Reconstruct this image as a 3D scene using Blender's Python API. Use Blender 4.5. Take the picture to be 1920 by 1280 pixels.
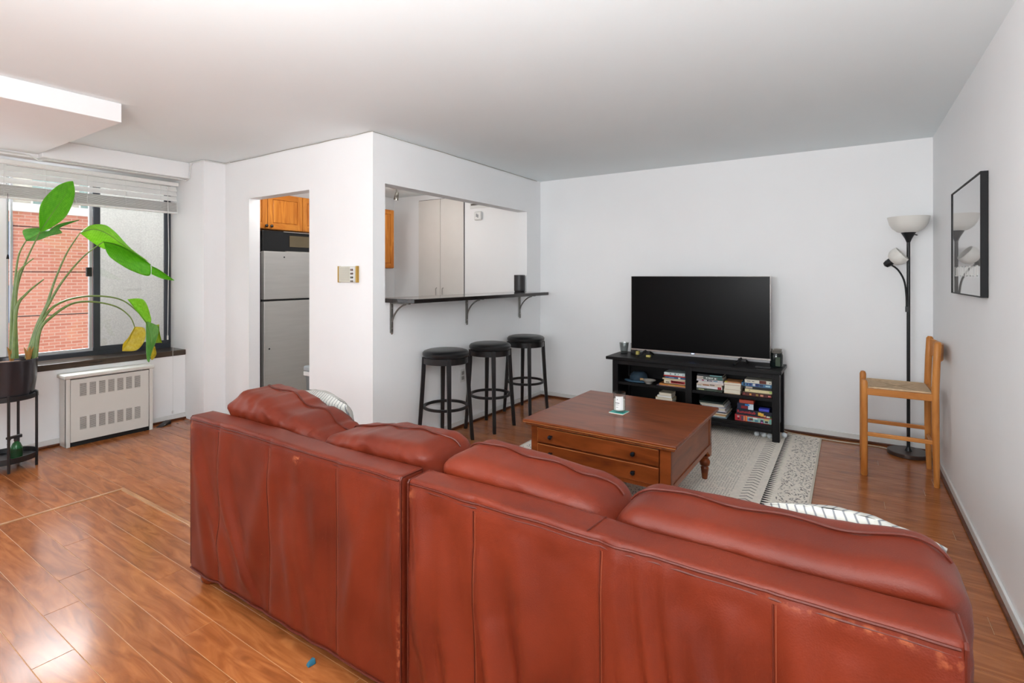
import bpy, bmesh, math, random
from mathutils import Vector, Matrix, noise
random.seed(7)
for o in list(bpy.data.objects): bpy.data.objects.remove(o)
S = bpy.context.scene
COL = S.collection
PI = math.pi

# ------------------------------------------------------------------ camera
FPX, YAW, HORIZON, EYE = 970.0, 33.05, 517.0, 1.365
cd = bpy.data.cameras.new('camera'); cam = bpy.data.objects.new('camera', cd); COL.objects.link(cam)
cam.location = (0, 0, EYE); cam.rotation_euler = (PI/2, 0, math.radians(YAW))
cd.sensor_width = 36; cd.lens = 36*FPX/1920; cd.shift_y = (HORIZON-640)/1920; cd.clip_start = .05; cd.clip_end = 200
S.camera = cam
# ------------------------------------------------------------------ world, lights, exposure
w = bpy.data.worlds.new('sky'); S.world = w; w.use_nodes = True
bg = w.node_tree.nodes['Background']; bg.inputs[0].default_value = (.93, .96, 1, 1); bg.inputs[1].default_value = 1.55
S.view_settings.view_transform = 'Standard'; S.view_settings.look = 'None'
S.view_settings.exposure = 0.31; S.view_settings.gamma = 1; S.view_settings.use_curve_mapping = False
def area(name, loc, target, sx, sy, power, col=(1, 1, 1)):
    l = bpy.data.lights.new(name, 'AREA'); l.shape = 'RECTANGLE'; l.size = sx; l.size_y = sy; l.energy = power; l.color = col
    o = bpy.data.objects.new(name, l); COL.objects.link(o); o.location = loc
    o.rotation_euler = (Vector(target)-Vector(loc)).to_track_quat('-Z', 'Y').to_euler(); return o
DAY = (.93, .97, 1)
area('added_bounce_fill', (-.6, -.85, 1.45), (-.35, .45, 4), 1.9, 1.2, 146, (.97, .99, 1))  # added up-facing fill behind the camera, brightens the room off the ceiling
area('daylight_at_plant_window', (-6.5, 1.85, 3.15), (-4.2, 1.85, .7), 2.4, 1.7, 300, DAY)
area('daylight_at_south_window', (-5.72, -.3, 1.45), (0, .3, 1.3), 2.1, 1.3, 8, DAY)
area('rear_window_fill', (-1.9, -3.1, 1.5), (-1.9, 3, 1.5), 2.8, 1.4, 10, DAY)  # frontal fill lamp at a rear window added out of view

# ------------------------------------------------------------------ colour and materials
def lin(c):
    r = []
    for v in c:
        v /= 255.0; r.append(v/12.92 if v <= .04045 else ((v+.055)/1.055)**2.4)
    return (*r, 1)
MATS = {}
def mat(name, col, rough=.5, metal=0, var=.06, vscale=6, bump=0, bscale=80, spec=.5, coat=0, emit=None, es=0, stretch=None, alpha=1, trans=0):
    if name in MATS: return MATS[name]
    m = bpy.data.materials.new(name); m.use_nodes = True; nt = m.node_tree; N = nt.nodes; L = nt.links
    b = N['Principled BSDF']; MATS[name] = m
    c = lin(col) if max(col) > 1 else (*col, 1)
    tc = N.new('ShaderNodeTexCoord'); mp = N.new('ShaderNodeMapping'); L.new(tc.outputs['Object'], mp.inputs[0])
    if stretch: mp.inputs['Scale'].default_value = stretch
    nz = N.new('ShaderNodeTexNoise'); nz.inputs['Scale'].default_value = vscale; nz.inputs['Detail'].default_value = 4
    L.new(mp.outputs[0], nz.inputs['Vector'])
    cr = N.new('ShaderNodeValToRGB'); L.new(nz.outputs['Fac'], cr.inputs[0])
    cr.color_ramp.elements[0].position = .3; cr.color_ramp.elements[1].position = .7
    cr.color_ramp.elements[0].color = (*[v*(1-var) for v in c[:3]], 1); cr.color_ramp.elements[1].color = (*[min(1, v*(1+var)) for v in c[:3]], 1)
    L.new(cr.outputs[0], b.inputs['Base Color'])
    b.inputs['Roughness'].default_value = rough; b.inputs['Metallic'].default_value = metal
    b.inputs['Specular IOR Level'].default_value = spec; b.inputs['Coat Weight'].default_value = coat; b.inputs['Coat Roughness'].default_value = .08
    if trans: b.inputs['Transmission Weight'].default_value = trans
    if emit: b.inputs['Emission Color'].default_value = (*emit, 1); b.inputs['Emission Strength'].default_value = es
    if bump:
        n2 = N.new('ShaderNodeTexNoise'); n2.inputs['Scale'].default_value = bscale; n2.inputs['Detail'].default_value = 3
        L.new(mp.outputs[0], n2.inputs['Vector'])
        bp = N.new('ShaderNodeBump'); bp.inputs['Strength'].default_value = bump; bp.inputs['Distance'].default_value = .004
        L.new(n2.outputs['Fac'], bp.inputs['Height']); L.new(bp.outputs[0], b.inputs['Normal'])
    return m
def wood(name, c1, c2, rough=.4, scale=3, along='X', coat=0, rnd=0, dark=None, gloss_bump=.02, detail=1.0):
    """grain stretched along one axis, per-object offset and tone"""
    if name in MATS: return MATS[name]
    m = bpy.data.materials.new(name); m.use_nodes = True; nt = m.node_tree; N = nt.nodes; L = nt.links; b = N['Principled BSDF']; MATS[name] = m
    tc = N.new('ShaderNodeTexCoord'); oi = N.new('ShaderNodeObjectInfo')
    ad = N.new('ShaderNodeVectorMath'); ad.operation = 'ADD'; L.new(tc.outputs['Object'], ad.inputs[0])
    ml = N.new('ShaderNodeMath'); ml.operation = 'MULTIPLY'; ml.inputs[1].default_value = 37.0; L.new(oi.outputs['Random'], ml.inputs[0]); L.new(ml.outputs[0], ad.inputs[1])
    mp = N.new('ShaderNodeMapping'); L.new(ad.outputs[0], mp.inputs[0])
    mp.inputs['Scale'].default_value = {'X': (1, 6, 6), 'Y': (6, 1, 6), 'Z': (6, 6, 1)}[along]
    n1 = N.new('ShaderNodeTexNoise'); n1.inputs['Scale'].default_value = scale; n1.inputs['Detail'].default_value = 6; n1.inputs['Distortion'].default_value = 1.2*detail
    L.new(mp.outputs[0], n1.inputs['Vector'])
    cr = N.new('ShaderNodeValToRGB'); e = cr.color_ramp.elements; e[0].position = .28; e[1].position = .72; e[0].color = lin(c1); e[1].color = lin(c2)
    if dark: q = e.new(.42); q.color = lin(dark)
    L.new(n1.outputs['Fac'], cr.inputs[0])
    hs = N.new('ShaderNodeHueSaturation'); L.new(cr.outputs[0], hs.inputs['Color'])
    mr = N.new('ShaderNodeMapRange'); mr.inputs[3].default_value = 1-rnd; mr.inputs[4].default_value = 1+rnd; L.new(oi.outputs['Random'], mr.inputs[0]); L.new(mr.outputs[0], hs.inputs['Value'])
    L.new(hs.outputs[0], b.inputs['Base Color']); b.inputs['Roughness'].default_value = rough
    b.inputs['Coat Weight'].default_value = coat; b.inputs['Coat Roughness'].default_value = .1; b.inputs['Specular IOR Level'].default_value = .3
    bp = N.new('ShaderNodeBump'); bp.inputs['Strength'].default_value = gloss_bump*5; bp.inputs['Distance'].default_value = .002
    L.new(n1.outputs['Fac'], bp.inputs['Height']); L.new(bp.outputs[0], b.inputs['Normal'])
    return m
def glassmat(name, tint=(1, 1, 1), f=.08, rough=.0):
    m = bpy.data.materials.new(name); m.use_nodes = True; nt = m.node_tree; N = nt.nodes; L = nt.links; N.remove(N['Principled BSDF'])
    t = N.new('ShaderNodeBsdfTransparent'); t.inputs[0].default_value = (*tint, 1); g = N.new('ShaderNodeBsdfGlossy'); g.inputs['Roughness'].default_value = rough
    lw = N.new('ShaderNodeLayerWeight'); lw.inputs[0].default_value = .18
    pw = N.new('ShaderNodeMath'); pw.operation = 'MULTIPLY_ADD'; pw.inputs[1].default_value = .55; pw.inputs[2].default_value = .02; L.new(lw.outputs['Facing'], pw.inputs[0])
    mx = N.new('ShaderNodeMixShader'); L.new(pw.outputs[0], mx.inputs[0]); L.new(t.outputs[0], mx.inputs[1]); L.new(g.outputs[0], mx.inputs[2])
    L.new(mx.outputs[0], N['Material Output'].inputs[0]); MATS[name] = m; return m

# ------------------------------------------------------------------ geometry helpers
OFF = {}
class G:
    def __init__(s): s.v = []; s.f = []
    def add(s, vs, fs):
        n = len(s.v); s.v += [Vector(v) for v in vs]; s.f += [tuple(i+n for i in f) for f in fs]; return s
    def box(s, x0, x1, y0, y1, z0, z1):
        return s.add([(x0, y0, z0), (x1, y0, z0), (x1, y1, z0), (x0, y1, z0), (x0, y0, z1), (x1, y0, z1), (x1, y1, z1), (x0, y1, z1)],
                     [(0, 3, 2, 1), (4, 5, 6, 7), (0, 1, 5, 4), (1, 2, 6, 5), (2, 3, 7, 6), (3, 0, 4, 7)])
    def hexa(s, p): return s.add(p, [(0, 3, 2, 1), (4, 5, 6, 7), (0, 1, 5, 4), (1, 2, 6, 5), (2, 3, 7, 6), (3, 0, 4, 7)])
    def lathe(s, prof, c=(0, 0, 0), n=24, axis=None, cap=True):
        """profile of (radius, height) turned round an axis"""
        R = Matrix.Identity(3) if axis is None else Vector((0, 0, 1)).rotation_difference(Vector(axis)).to_matrix()
        vs = []; fs = []
        for r, h in prof:
            for k in range(n):
                a = 2*PI*k/n; vs.append(R @ Vector((r*math.cos(a), r*math.sin(a), h))+Vector(c))
        for i in range(len(prof)-1):
            for k in range(n):
                k2 = (k+1) % n; fs.append((i*n+k, i*n+k2, (i+1)*n+k2, (i+1)*n+k))
        if cap: fs.append(tuple(range(n))[::-1]); fs.append(tuple(range((len(prof)-1)*n, len(prof)*n)))
        return s.add(vs, fs)
    def cyl(s, c, r, h, n=24, axis=None): return s.lathe([(r, 0), (r, h)], c, n, axis)
    def tube(s, pts, r, n=8, flat=1.0):
        """tube along points; r may be a list"""
        pts = [Vector(p) for p in pts]; m = len(pts); rs = r if isinstance(r, (list, tuple)) else [r]*m
        vs = []; up = Vector((0, 0, 1)); prev = None
        for i, p in enumerate(pts):
            d = (pts[min(i+1, m-1)]-pts[max(i-1, 0)]).normalized()
            if prev is None: a = d.cross(up if abs(d.z) < .9 else Vector((1, 0, 0))).normalized()
            else: a = (prev-d*prev.dot(d)).normalized()
            prev = a; b = d.cross(a)
            for k in range(n):
                t = 2*PI*k/n; vs.append(p+a*math.cos(t)*rs[i]+b*math.sin(t)*rs[i]*flat)
        fs = [(i*n+k, i*n+(k+1) % n, (i+1)*n+(k+1) % n, (i+1)*n+k) for i in range(m-1) for k in range(n)]
        fs += [tuple(range(n))[::-1], tuple(range((m-1)*n, m*n))]
        return s.add(vs, fs)
    def rbox(s, x0, x1, y0, y1, z0, z1, r=.03, step=.02, fn=None):
        """rounded box on a grid, optional displacement fn(point, normal) -> point"""
        lo = Vector((x0, y0, z0)); hi = Vector((x1, y1, z1)); d = hi-lo
        n = [max(2, int(round(d[i]/(step[i] if isinstance(step, tuple) else step)))) for i in range(3)]
        r = min(r, min(d)*.499); idx = {}; vs = []; fs = []
        def V(i, j, k):
            key = (i, j, k)
            if key not in idx:
                p = Vector((lo.x+d.x*i/n[0], lo.y+d.y*j/n[1], lo.z+d.z*k/n[2]))
                q = Vector([min(max(p[a], lo[a]+r), hi[a]-r) for a in range(3)])
                e = p-q
                if e.length > 1e-9:
                    nn = e.normalized(); p2 = q+nn*r
                else: nn = Vector((0, 0, 1)); p2 = p
                if fn: p2 = fn(p2, nn)
                idx[key] = len(vs); vs.append(p2)
            return idx[key]
        for i in range(n[0]):
            for j in range(n[1]):
                fs.append((V(i, j, 0), V(i, j+1, 0), V(i+1, j+1, 0), V(i+1, j, 0))); k = n[2]
                fs.append((V(i, j, k), V(i+1, j, k), V(i+1, j+1, k), V(i, j+1, k)))
            for k in range(n[2]):
                fs.append((V(i, 0, k), V(i+1, 0, k), V(i+1, 0, k+1), V(i, 0, k+1))); j = n[1]
                fs.append((V(i, j, k), V(i, j, k+1), V(i+1, j, k+1), V(i+1, j, k)))
        for j in range(n[1]):
            for k in range(n[2]):
                fs.append((V(0, j, k), V(0, j, k+1), V(0, j+1, k+1), V(0, j+1, k))); i = n[0]
                fs.append((V(i, j, k), V(i, j+1, k), V(i, j+1, k+1), V(i, j, k+1)))
        return s.add(vs, fs)
    def xf(s, M):
        s.v = [M @ v for v in s.v]; return s
def B(*a): return G().box(*a)
def build(name, g, m, parent=None, bevel=0, smooth=False, solid=0, sub=0, angle=35):
    off = OFF.get(parent.name, Vector((0, 0, 0))) if parent else Vector((0, 0, 0))
    me = bpy.data.meshes.new(name); me.from_pydata([v-off for v in g.v], [], g.f); me.materials.append(m); me.update()
    o = bpy.data.objects.new(name, me); COL.objects.link(o)
    OFF[o.name] = off
    if parent: o.parent = parent
    if smooth:
        me.polygons.foreach_set('use_smooth', [True]*len(me.polygons)); me.set_sharp_from_angle(angle=math.radians(angle))
    if solid: md = o.modifiers.new('s', 'SOLIDIFY'); md.thickness = solid; md.offset = 0
    if sub: md = o.modifiers.new('u', 'SUBSURF'); md.levels = md.render_levels = sub
    if bevel:
        md = o.modifiers.new('b', 'BEVEL'); md.width = bevel; md.segments = 2; md.limit_method = 'ANGLE'; md.angle_limit = math.radians(40)
    return o
def tag(o, label=None, cat=None, group=None, kind=None):
    if label: o['label'] = label
    if cat: o['category'] = cat
    if group: o['group'] = group
    if kind: o['kind'] = kind
    return o
def thing(name, loc, label, cat, group=None, world=True, kind=None):
    o = bpy.data.objects.new(name, None); COL.objects.link(o); o.location = loc; o.empty_display_size = .05
    OFF[o.name] = Vector(loc) if world else Vector((0, 0, 0))
    return tag(o, label, cat, group, kind)
def struct(name, g, m, **k):
    o = build(name, g, m, **k); o['kind'] = 'structure'; o['label'] = name.replace('_', ' '); o['category'] = name.split('_')[0]; return o
def copy_tree(o, parent=None):
    c = o.copy(); COL.objects.link(c); c.parent = parent
    OFF[c.name] = OFF.get(o.name, Vector((0, 0, 0)))
    for ch in list(o.children): copy_tree(ch, c)
    return c
def text(s, size, loc, rot, m, parent, ext=.0004, name='lettering', sx=1):
    cu = bpy.data.curves.new('t', 'FONT'); cu.body = s; cu.size = size; cu.extrude = ext; cu.resolution_u = 2; cu.align_x = 'LEFT'; cu.align_y = 'CENTER'
    t = bpy.data.objects.new('t', cu); COL.objects.link(t); bpy.context.view_layer.update()
    me = bpy.data.meshes.new_from_object(t.evaluated_get(bpy.context.evaluated_depsgraph_get())); bpy.data.objects.remove(t)
    R = Matrix.Translation(Vector(loc)) @ rot.to_4x4() @ Matrix.Diagonal((sx, 1, 1, 1))
    me.transform(Matrix.Translation(-OFF.get(parent.name, Vector((0, 0, 0)))) @ R)
    me.materials.clear(); me.materials.append(m); me.name = name
    o = bpy.data.objects.new(name, me); COL.objects.link(o); o.parent = parent; return o
RF = Matrix.Rotation(PI/2, 3, 'X')     # lettering facing the camera side (-Y)
def ray(x):
    a = math.radians(YAW); t = (x-960)/FPX
    return (-math.sin(a)+math.cos(a)*t, math.cos(a)+math.sin(a)*t)
def onX(x, y, X):
    r = ray(x); t = X/r[0]; return Vector((X, r[1]*t, EYE-(y-HORIZON)*t/FPX))
def fl(x, y, z=0):
    t = FPX*(EYE-z)/(y-HORIZON); r = ray(x); return Vector((r[0]*t, r[1]*t, z))

# ------------------------------------------------------------------ base materials
WALL = mat('wall_paint', (241, 242, 243), .6, var=.012, vscale=2, bump=.05, bscale=25)
CEIL = mat('ceiling_paint', (236, 243, 245), .7, var=.01, vscale=1.5, bump=.05, bscale=20)
TRIMW = mat('white_trim', (222, 223, 221), .4, var=.02)
SHOE = wood('shoe_moulding', (70, 35, 20), (110, 60, 35), .35, 3, 'X')
FLOOR = wood('laminate', (132, 74, 38), (180, 111, 61), .2, 2.8, 'X', coat=.10, rnd=.08, dark=(148, 84, 44), detail=1.6, gloss_bump=.004)
FLOOR.node_tree.nodes['Principled BSDF'].inputs['Specular IOR Level'].default_value = .3
GROOVE = mat('laminate_joint', (196, 148, 98), .5)  # joint colour lightened to stand for the highlight along plank edges
BLACKM = mat('black_metal', (22, 23, 26), .4, var=.1)
CHROME = mat('brushed_steel', (170, 168, 165), .28, 1, var=.05, stretch=(1, 1, 30))
DARKN = mat('dark_void', (14, 14, 15), .8)
H = 2.44
XR, YB, XP, YK, XC, XW, XG = .548, 5.14, -2.955, 2.651, -4.996, -5.345, -5.635
YREAR = -3.0
# ------------------------------------------------------------------ shell
base = struct('floor', B(-5.75, XR+.1, YREAR-.1, YB+.1, -.12, -.0012), GROOVE)
tag(base, 'glossy brown wood laminate floor laid in long planks')
struct('ceiling', B(-5.75, XR+.1, YREAR-.1, YB+.1, H, H+.1), CEIL)
struct('wall_right', B(XR, XR+.1, YREAR-.1, YB+.1, 0, H), WALL)
struct('wall_back', B(-5.75, XR, YB, YB+.1, 0, H), WALL)
g = G(); g.box(XP-.12, XP, YK, YB, 0, 1.16); g.box(XP-.12, XP, YK, YB, 2.068, H)
g.box(XP-.12, XP, YK, 2.771, 1.16, 2.068); g.box(XP-.12, XP, 4.842, YB, 1.16, 2.068)
struct('wall_passthrough', g, WALL)
g = G(); g.box(XC, -4.59, YK, YK+.104, 0, H); g.box(-3.709, XP-.12, YK, YK+.104, 0, H); g.box(-4.59, -3.709, YK, YK+.104, 2.072, H)
struct('wall_kitchen', g, WALL)
struct('wall_column', B(-5.75, XC, 2.454, 2.755, 0, H), WALL)
struct('wall_kitchen_west', B(-5.4, -5.3, 2.755, YB, 0, H), WALL)
# window wall: apron, header, posts
g = G(); g.box(-5.75, XW, YREAR, 2.454, 0, .61)
g.box(-5.75, XG-.01, 1.17, 1.262, .61, 2.29); g.box(-5.75, XG-.03, YREAR, -1.45, .61, H)
g.box(-5.75, -5.36, YREAR, 2.454, 2.29, H)
struct('wall_window', g, WALL)
struct('trim_1', B(-5.36, -5.263, 1.382, 2.454, 2.29, H), WALL, bevel=.006)       # beam over the window
struct('trim_2', B(-5.36, -3.81, YREAR, 1.38, 2.323, H), WALL, bevel=.003)        # dropped ceiling box
# rear wall, with an opening for the added window
g = G(); g.box(-5.75, XR, YREAR-.1, YREAR, 0, .8); g.box(-5.75, XR, YREAR-.1, YREAR, 2.2, H); g.box(-5.75, -3.3, YREAR-.1, YREAR, .8, 2.2); g.box(-.5, XR, YREAR-.1, YREAR, .8, 2.2)
struct('wall_rear', g, WALL)
# ------------------------------------------------------------------ floor planks
def plank(x0, x1, y0, y1):
    e = .0009
    c = Vector(((x0+x1)/2, (y0+y1)/2, -.004))
    me = bpy.data.meshes.new('floor_plank'); gg = B(x0+e, x1-e, y0+e, y1-e, -.009, 0)
    me.from_pydata([v-c for v in gg.v], [], gg.f); me.materials.append(FLOOR)
    o = bpy.data.objects.new('floor_plank', me); COL.objects.link(o); o.parent = base; o.location = c
    m = o.modifiers.new('b', 'BEVEL'); m.width = .0008; m.segments = 1
def lay(x0, x1, y0, y1, offs, pitch=.1195, L=1.21):
    y = y0; k = 0
    while y < y1-.01:
        ye = min(y+pitch, y1); o = offs[k % len(offs)]; x = o
        while x > x0: x -= L
        while x < x1-.02:
            xa = max(x, x0); xb = min(x+L, x1)
            if xb-xa > .03: plank(xa, xb, y, ye)
            x += L
        y = ye; k += 1
R_ = random.Random(3)
lay(-3.885, XR-.0, .594-.1195*4, 1.405, [-2.1, -2.5, -2.25, -2.95, -2.375, -2.71, -2.965, -2.11, -2.6, -3.2, -2.35])
lay(-5.33, XR, 1.43, 2.655, [-.9, -.3, -.62, -1.1, -.05])
lay(XP, XR, 2.655, YB, [.466, -.2, .18, -.5, .05, .4, -.35])
lay(-5.33, -3.912, .235, 1.43, [-4.3, -4.75, -4.05, -4.55])
build('border_strip', G().box(-3.912, -3.887, -.6, 1.43, -.008, .003).box(-3.887, XR, 1.407, 1.43, -.008, .003), wood('border_wood', (150, 100, 62), (190, 138, 92), .3, 3, 'X'), base, bevel=.002)
build('kitchen_tile', B(-5.3, XP-.12, YK, YB, -.008, 0), mat('kitchen_vinyl', (150, 130, 108), .4), base)
pk = build('plank_field', B(-5.33, XR, YREAR, .11, -.008, 0), FLOOR, base)
# baseboards: white board and brown shoe
def baseboard(name, a, b, axis, side, h=.058, t=.012):
    """axis 'X': runs along X at Y=const"""
    if axis == 'X': x0, x1, y = a; g = B(x0, x1, min(y, y+side*t), max(y, y+side*t), 0, h); s = B(x0, x1, min(y, y+side*(t+.013)), max(y, y+side*(t+.013)), 0, .018)
    else: y0, y1, x = a; g = B(min(x, x+side*t), max(x, x+side*t), y0, y1, 0, h); s = B(min(x, x+side*(t+.013)), max(x, x+side*(t+.013)), y0, y1, 0, .018)
    o = struct(name, g, TRIMW, bevel=.003); build('shoe_moulding', s, SHOE, o, bevel=.005); return o
baseboard('baseboard_back', (XP, XR, YB), None, 'X', -1)
baseboard('baseboard_right', (YREAR, YB, XR), None, 'Y', -1)
baseboard('baseboard_passthrough', (YK, YB, XP), None, 'Y', 1)
baseboard('baseboard_kitchen_left', (XC, -4.59, YK), None, 'X', -1)
baseboard('baseboard_kitchen_right', (-3.709, XP, YK), None, 'X', -1)
baseboard('baseboard_window_near', (YREAR, 1.51, XW), None, 'Y', 1)
baseboard('baseboard_window_far', (2.13, 2.454, XW), None, 'Y', 1)
baseboard('baseboard_column', (2.454, YK, XC), None, 'Y', 1)

# ------------------------------------------------------------------ window
FRM = mat('bronze_aluminium', (68, 72, 80), .35, .5, var=.06); LFR = mat('pale_aluminium', (196, 198, 202), .35, .4)
GLASS = glassmat('window_glass')
m = bpy.data.materials.new('insect_screen'); m.use_nodes = True; nt = m.node_tree; N = nt.nodes; L = nt.links; N.remove(N['Principled BSDF'])
tb = N.new('ShaderNodeBsdfTransparent'); df = N.new('ShaderNodeBsdfTranslucent'); d2 = N.new('ShaderNodeBsdfDiffuse'); nz = N.new('ShaderNodeTexNoise'); nz.inputs['Scale'].default_value = 90; nz.inputs['Detail'].default_value = 3
cr = N.new('ShaderNodeValToRGB'); cr.color_ramp.elements[0].color = (.40, .395, .38, 1); cr.color_ramp.elements[1].color = (.50, .495, .47, 1); cr.color_ramp.elements[0].position = .3; cr.color_ramp.elements[1].position = .7
tc = N.new('ShaderNodeTexCoord'); L.new(tc.outputs['Object'], nz.inputs['Vector']); L.new(nz.outputs['Fac'], cr.inputs[0]); L.new(cr.outputs[0], df.inputs[0]); L.new(cr.outputs[0], d2.inputs[0])
a1 = N.new('ShaderNodeMixShader'); a1.inputs[0].default_value = .45; L.new(df.outputs[0], a1.inputs[1]); L.new(d2.outputs[0], a1.inputs[2])
a2 = N.new('ShaderNodeMixShader'); a2.inputs[0].default_value = .9; L.new(tb.outputs[0], a2.inputs[1]); L.new(a1.outputs[0], a2.inputs[2]); L.new(a2.outputs[0], N['Material Output'].inputs[0]); SCREEN = m
win = thing('window_1', (XG, 1.85, .66), 'two-pane sliding window with dark frame behind the plant', 'window', kind='structure')
x0, x1 = XG-.05, XG+.005
build('window_frame', G().box(x0, x1, 1.262, 2.454, .655, .70).box(x0, x1, 1.262, 2.454, 2.235, 2.29)  .box(x0, x1, 2.425, 2.454, .70, 2.235), FRM, win, bevel=.003)
sa = build('sliding_sash', G().box(XG-.035, XG-.01, 1.285, 1.84, .70, .725).box(XG-.035, XG-.01, 1.285, 1.84, 2.21, 2.235).box(XG-.035, XG-.01, 1.285, 1.30, .725, 2.21).box(XG-.035, XG-.01, 1.80, 1.825, .725, 2.21), LFR, win, bevel=.002)
build('pane', B(XG-.024, XG-.020, 1.30, 1.80, .725, 2.21), GLASS, sa)
build('latch', G().box(XG-.012, XG+.012, 1.775, 1.815, 1.36, 1.44), BLACKM, sa, bevel=.003)
sb = build('fixed_sash', G().box(XG-.01, XG+.012, 1.825, 1.875, .70, 2.235).box(XG-.01, XG+.01, 1.875, 2.425, .70, .735).box(XG-.01, XG+.01, 1.875, 2.425, 2.2, 2.235).box(XG-.01, XG+.01, 2.395, 2.425, .735, 2.2), FRM, win, bevel=.002)
build('jamb_liner', B(x0, x1, 1.262, 1.272, .70, 2.235), LFR, win)
build('pane', B(XG-.004, XG, 1.875, 2.395, .735, 2.2), GLASS, sb)
build('insect_screen', B(XG-.016, XG-.014, 1.83, 2.425, .70, 2.235), SCREEN, sb)
w2 = thing('window_2', (XG, -.2, .66), 'wide window beside the post at the left', 'window', kind='structure')
build('window_frame', G().box(x0, x1, -1.45, 1.17, .61, .66).box(x0, x1, -1.45, 1.17, 2.22, 2.29).box(x0, x1, -1.45, -1.4, .66, 2.22).box(x0, x1, 1.14, 1.17, .66, 2.22).box(x0, x1, -.15, -.11, .66, 2.22), LFR, w2)
build('pane', B(XG-.025, XG-.02, -1.4, 1.14, .66, 2.22), GLASS, w2)
w3 = thing('added_rear_window', (-1.9, YREAR, .8), 'wide added window behind the camera for frontal fill', 'window', kind='structure')  # unseen window, added to carry the frontal fill
build('window_frame', G().box(-3.3, -.5, YREAR-.07, YREAR-.02, .8, .85).box(-3.3, -.5, YREAR-.07, YREAR-.02, 2.15, 2.2).box(-3.3, -3.25, YREAR-.07, YREAR-.02, .85, 2.15).box(-.55, -.5, YREAR-.07, YREAR-.02, .85, 2.15).box(-1.92, -1.88, YREAR-.07, YREAR-.02, .85, 2.15), LFR, w3)
build('pane', B(-3.25, -.55, YREAR-.05, YREAR-.045, .85, 2.15), GLASS, w3)
SILLW = wood('worn_black_sill', (30, 28, 28), (58, 54, 52), .22, 3, 'Y', dark=(74, 60, 50))
tag(build('window_sill', B(XG+.005, XW+.015, -1.45, 2.454, .61, .66), SILLW, bevel=.004), 'worn black painted wooden sill under the window', 'sill')
# blind
BLW = mat('white_slat', (236, 236, 234), .4, var=.03, vscale=20)
bl = thing('window_blind', (-5.44, 1.86, 2.27), 'white slatted blind raised to the top of the window', 'blind')
build('headrail', B(-5.49, -5.43, 1.03, 2.435, 2.228, 2.262), BLW, bl, bevel=.003)
def slat(z, name='slat', dx=0, tilt=.0, th=.003, wd=.05):
    c = Vector((-5.46, 1.73, z)); h_ = G(); a = math.radians(tilt)
    u = Vector((math.cos(a), 0, math.sin(a)))*wd/2; n_ = Vector((-math.sin(a), 0, math.cos(a)))*th/2
    P0 = [Vector((0, -.70, 0)), Vector((0, .70, 0))]
    ps = [c-u+P0[0]-n_, c+u+P0[0]-n_, c+u+P0[1]-n_, c-u+P0[1]-n_, c-u+P0[0]+n_, c+u+P0[0]+n_, c+u+P0[1]+n_, c-u+P0[1]+n_]
    return h_.hexa(ps)
for z in (2.20, 2.155, 2.105): build('slat', slat(z, tilt=-62, th=.004, wd=.052), BLW, bl, bevel=.001)
g = G()
for k in range(14):
    s_ = slat(1.985+k*.0062, tilt=random.uniform(-2, 2), th=.0026); g.add(s_.v, s_.f)
tag(build('slat_stack', g, BLW, bl), kind='stuff')
build('bottom_rail', slat(1.972, th=.016, wd=.052), BLW, bl, bevel=.003)
for y in (1.2, 1.45, 1.72, 2.0, 2.28):
    build('ladder_cord', G().tube([(-5.488, y, 2.235), (-5.488, y, 1.975), (-5.432, y, 1.975), (-5.432, y, 2.235)], .0014, 5), TRIMW, bl)
build('cord_loop', G().tube([(-5.425, 1.62+.02*math.cos(t/4), 1.985+.03*math.sin(t/4)) for t in range(0, 26)], .0022, 6), TRIMW, bl)
build('tilt_wand', G().tube([(-5.41, 2.33, 2.2), (-5.40, 2.335, 1.6), (-5.41, 2.33, .79)], .003, 8).cyl((-5.41, 2.33, 2.19), .008, .02).cyl((-5.41, 2.33, .76), .007, .04), TRIMW, bl, smooth=True)
build('pull_cord', G().tube([(-5.318, 2.335, .70), (-5.318, 2.335, .1)], .0013, 6).lathe([(.002, .03), (.009, .015), (.007, 0)], (-5.318, 2.335, .075)), TRIMW, bl, smooth=True)
build('black_tassel_cord', G().tube([(-5.42, 1.22, 2.0), (-5.42, 1.22, 1.53)], .0013, 6).lathe([(.003, .035), (.006, .02), (.009, 0)], (-5.42, 1.22, 1.495)), DARKN, bl, smooth=True)
bl.children[-1]['label'] = 'dark tassel on a thin cord'
tag(build('surface_cable', G().tube([(-5.355, 1.0, 2.31), (-5.355, 1.33, 2.305), (-5.32, 1.372, 2.27), (-5.3, 1.42, 2.279), (-5.3, 1.9, 2.281), (-5.31, 2.4, 2.28), (-5.29, 2.44, 2.27), (-5.24, 2.446, 2.29), (-5.225, 2.447, 2.4), (-5.19, 2.447, 2.43), (-5.02, 2.447, 2.432), (-4.988, 2.46, 2.432), (-4.988, 2.642, 2.432), (-4.9, 2.643, 2.432)], .0055, 6), TRIMW, smooth=True), 'white cable running under the beam and along the ceiling edge', 'cable')
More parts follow.
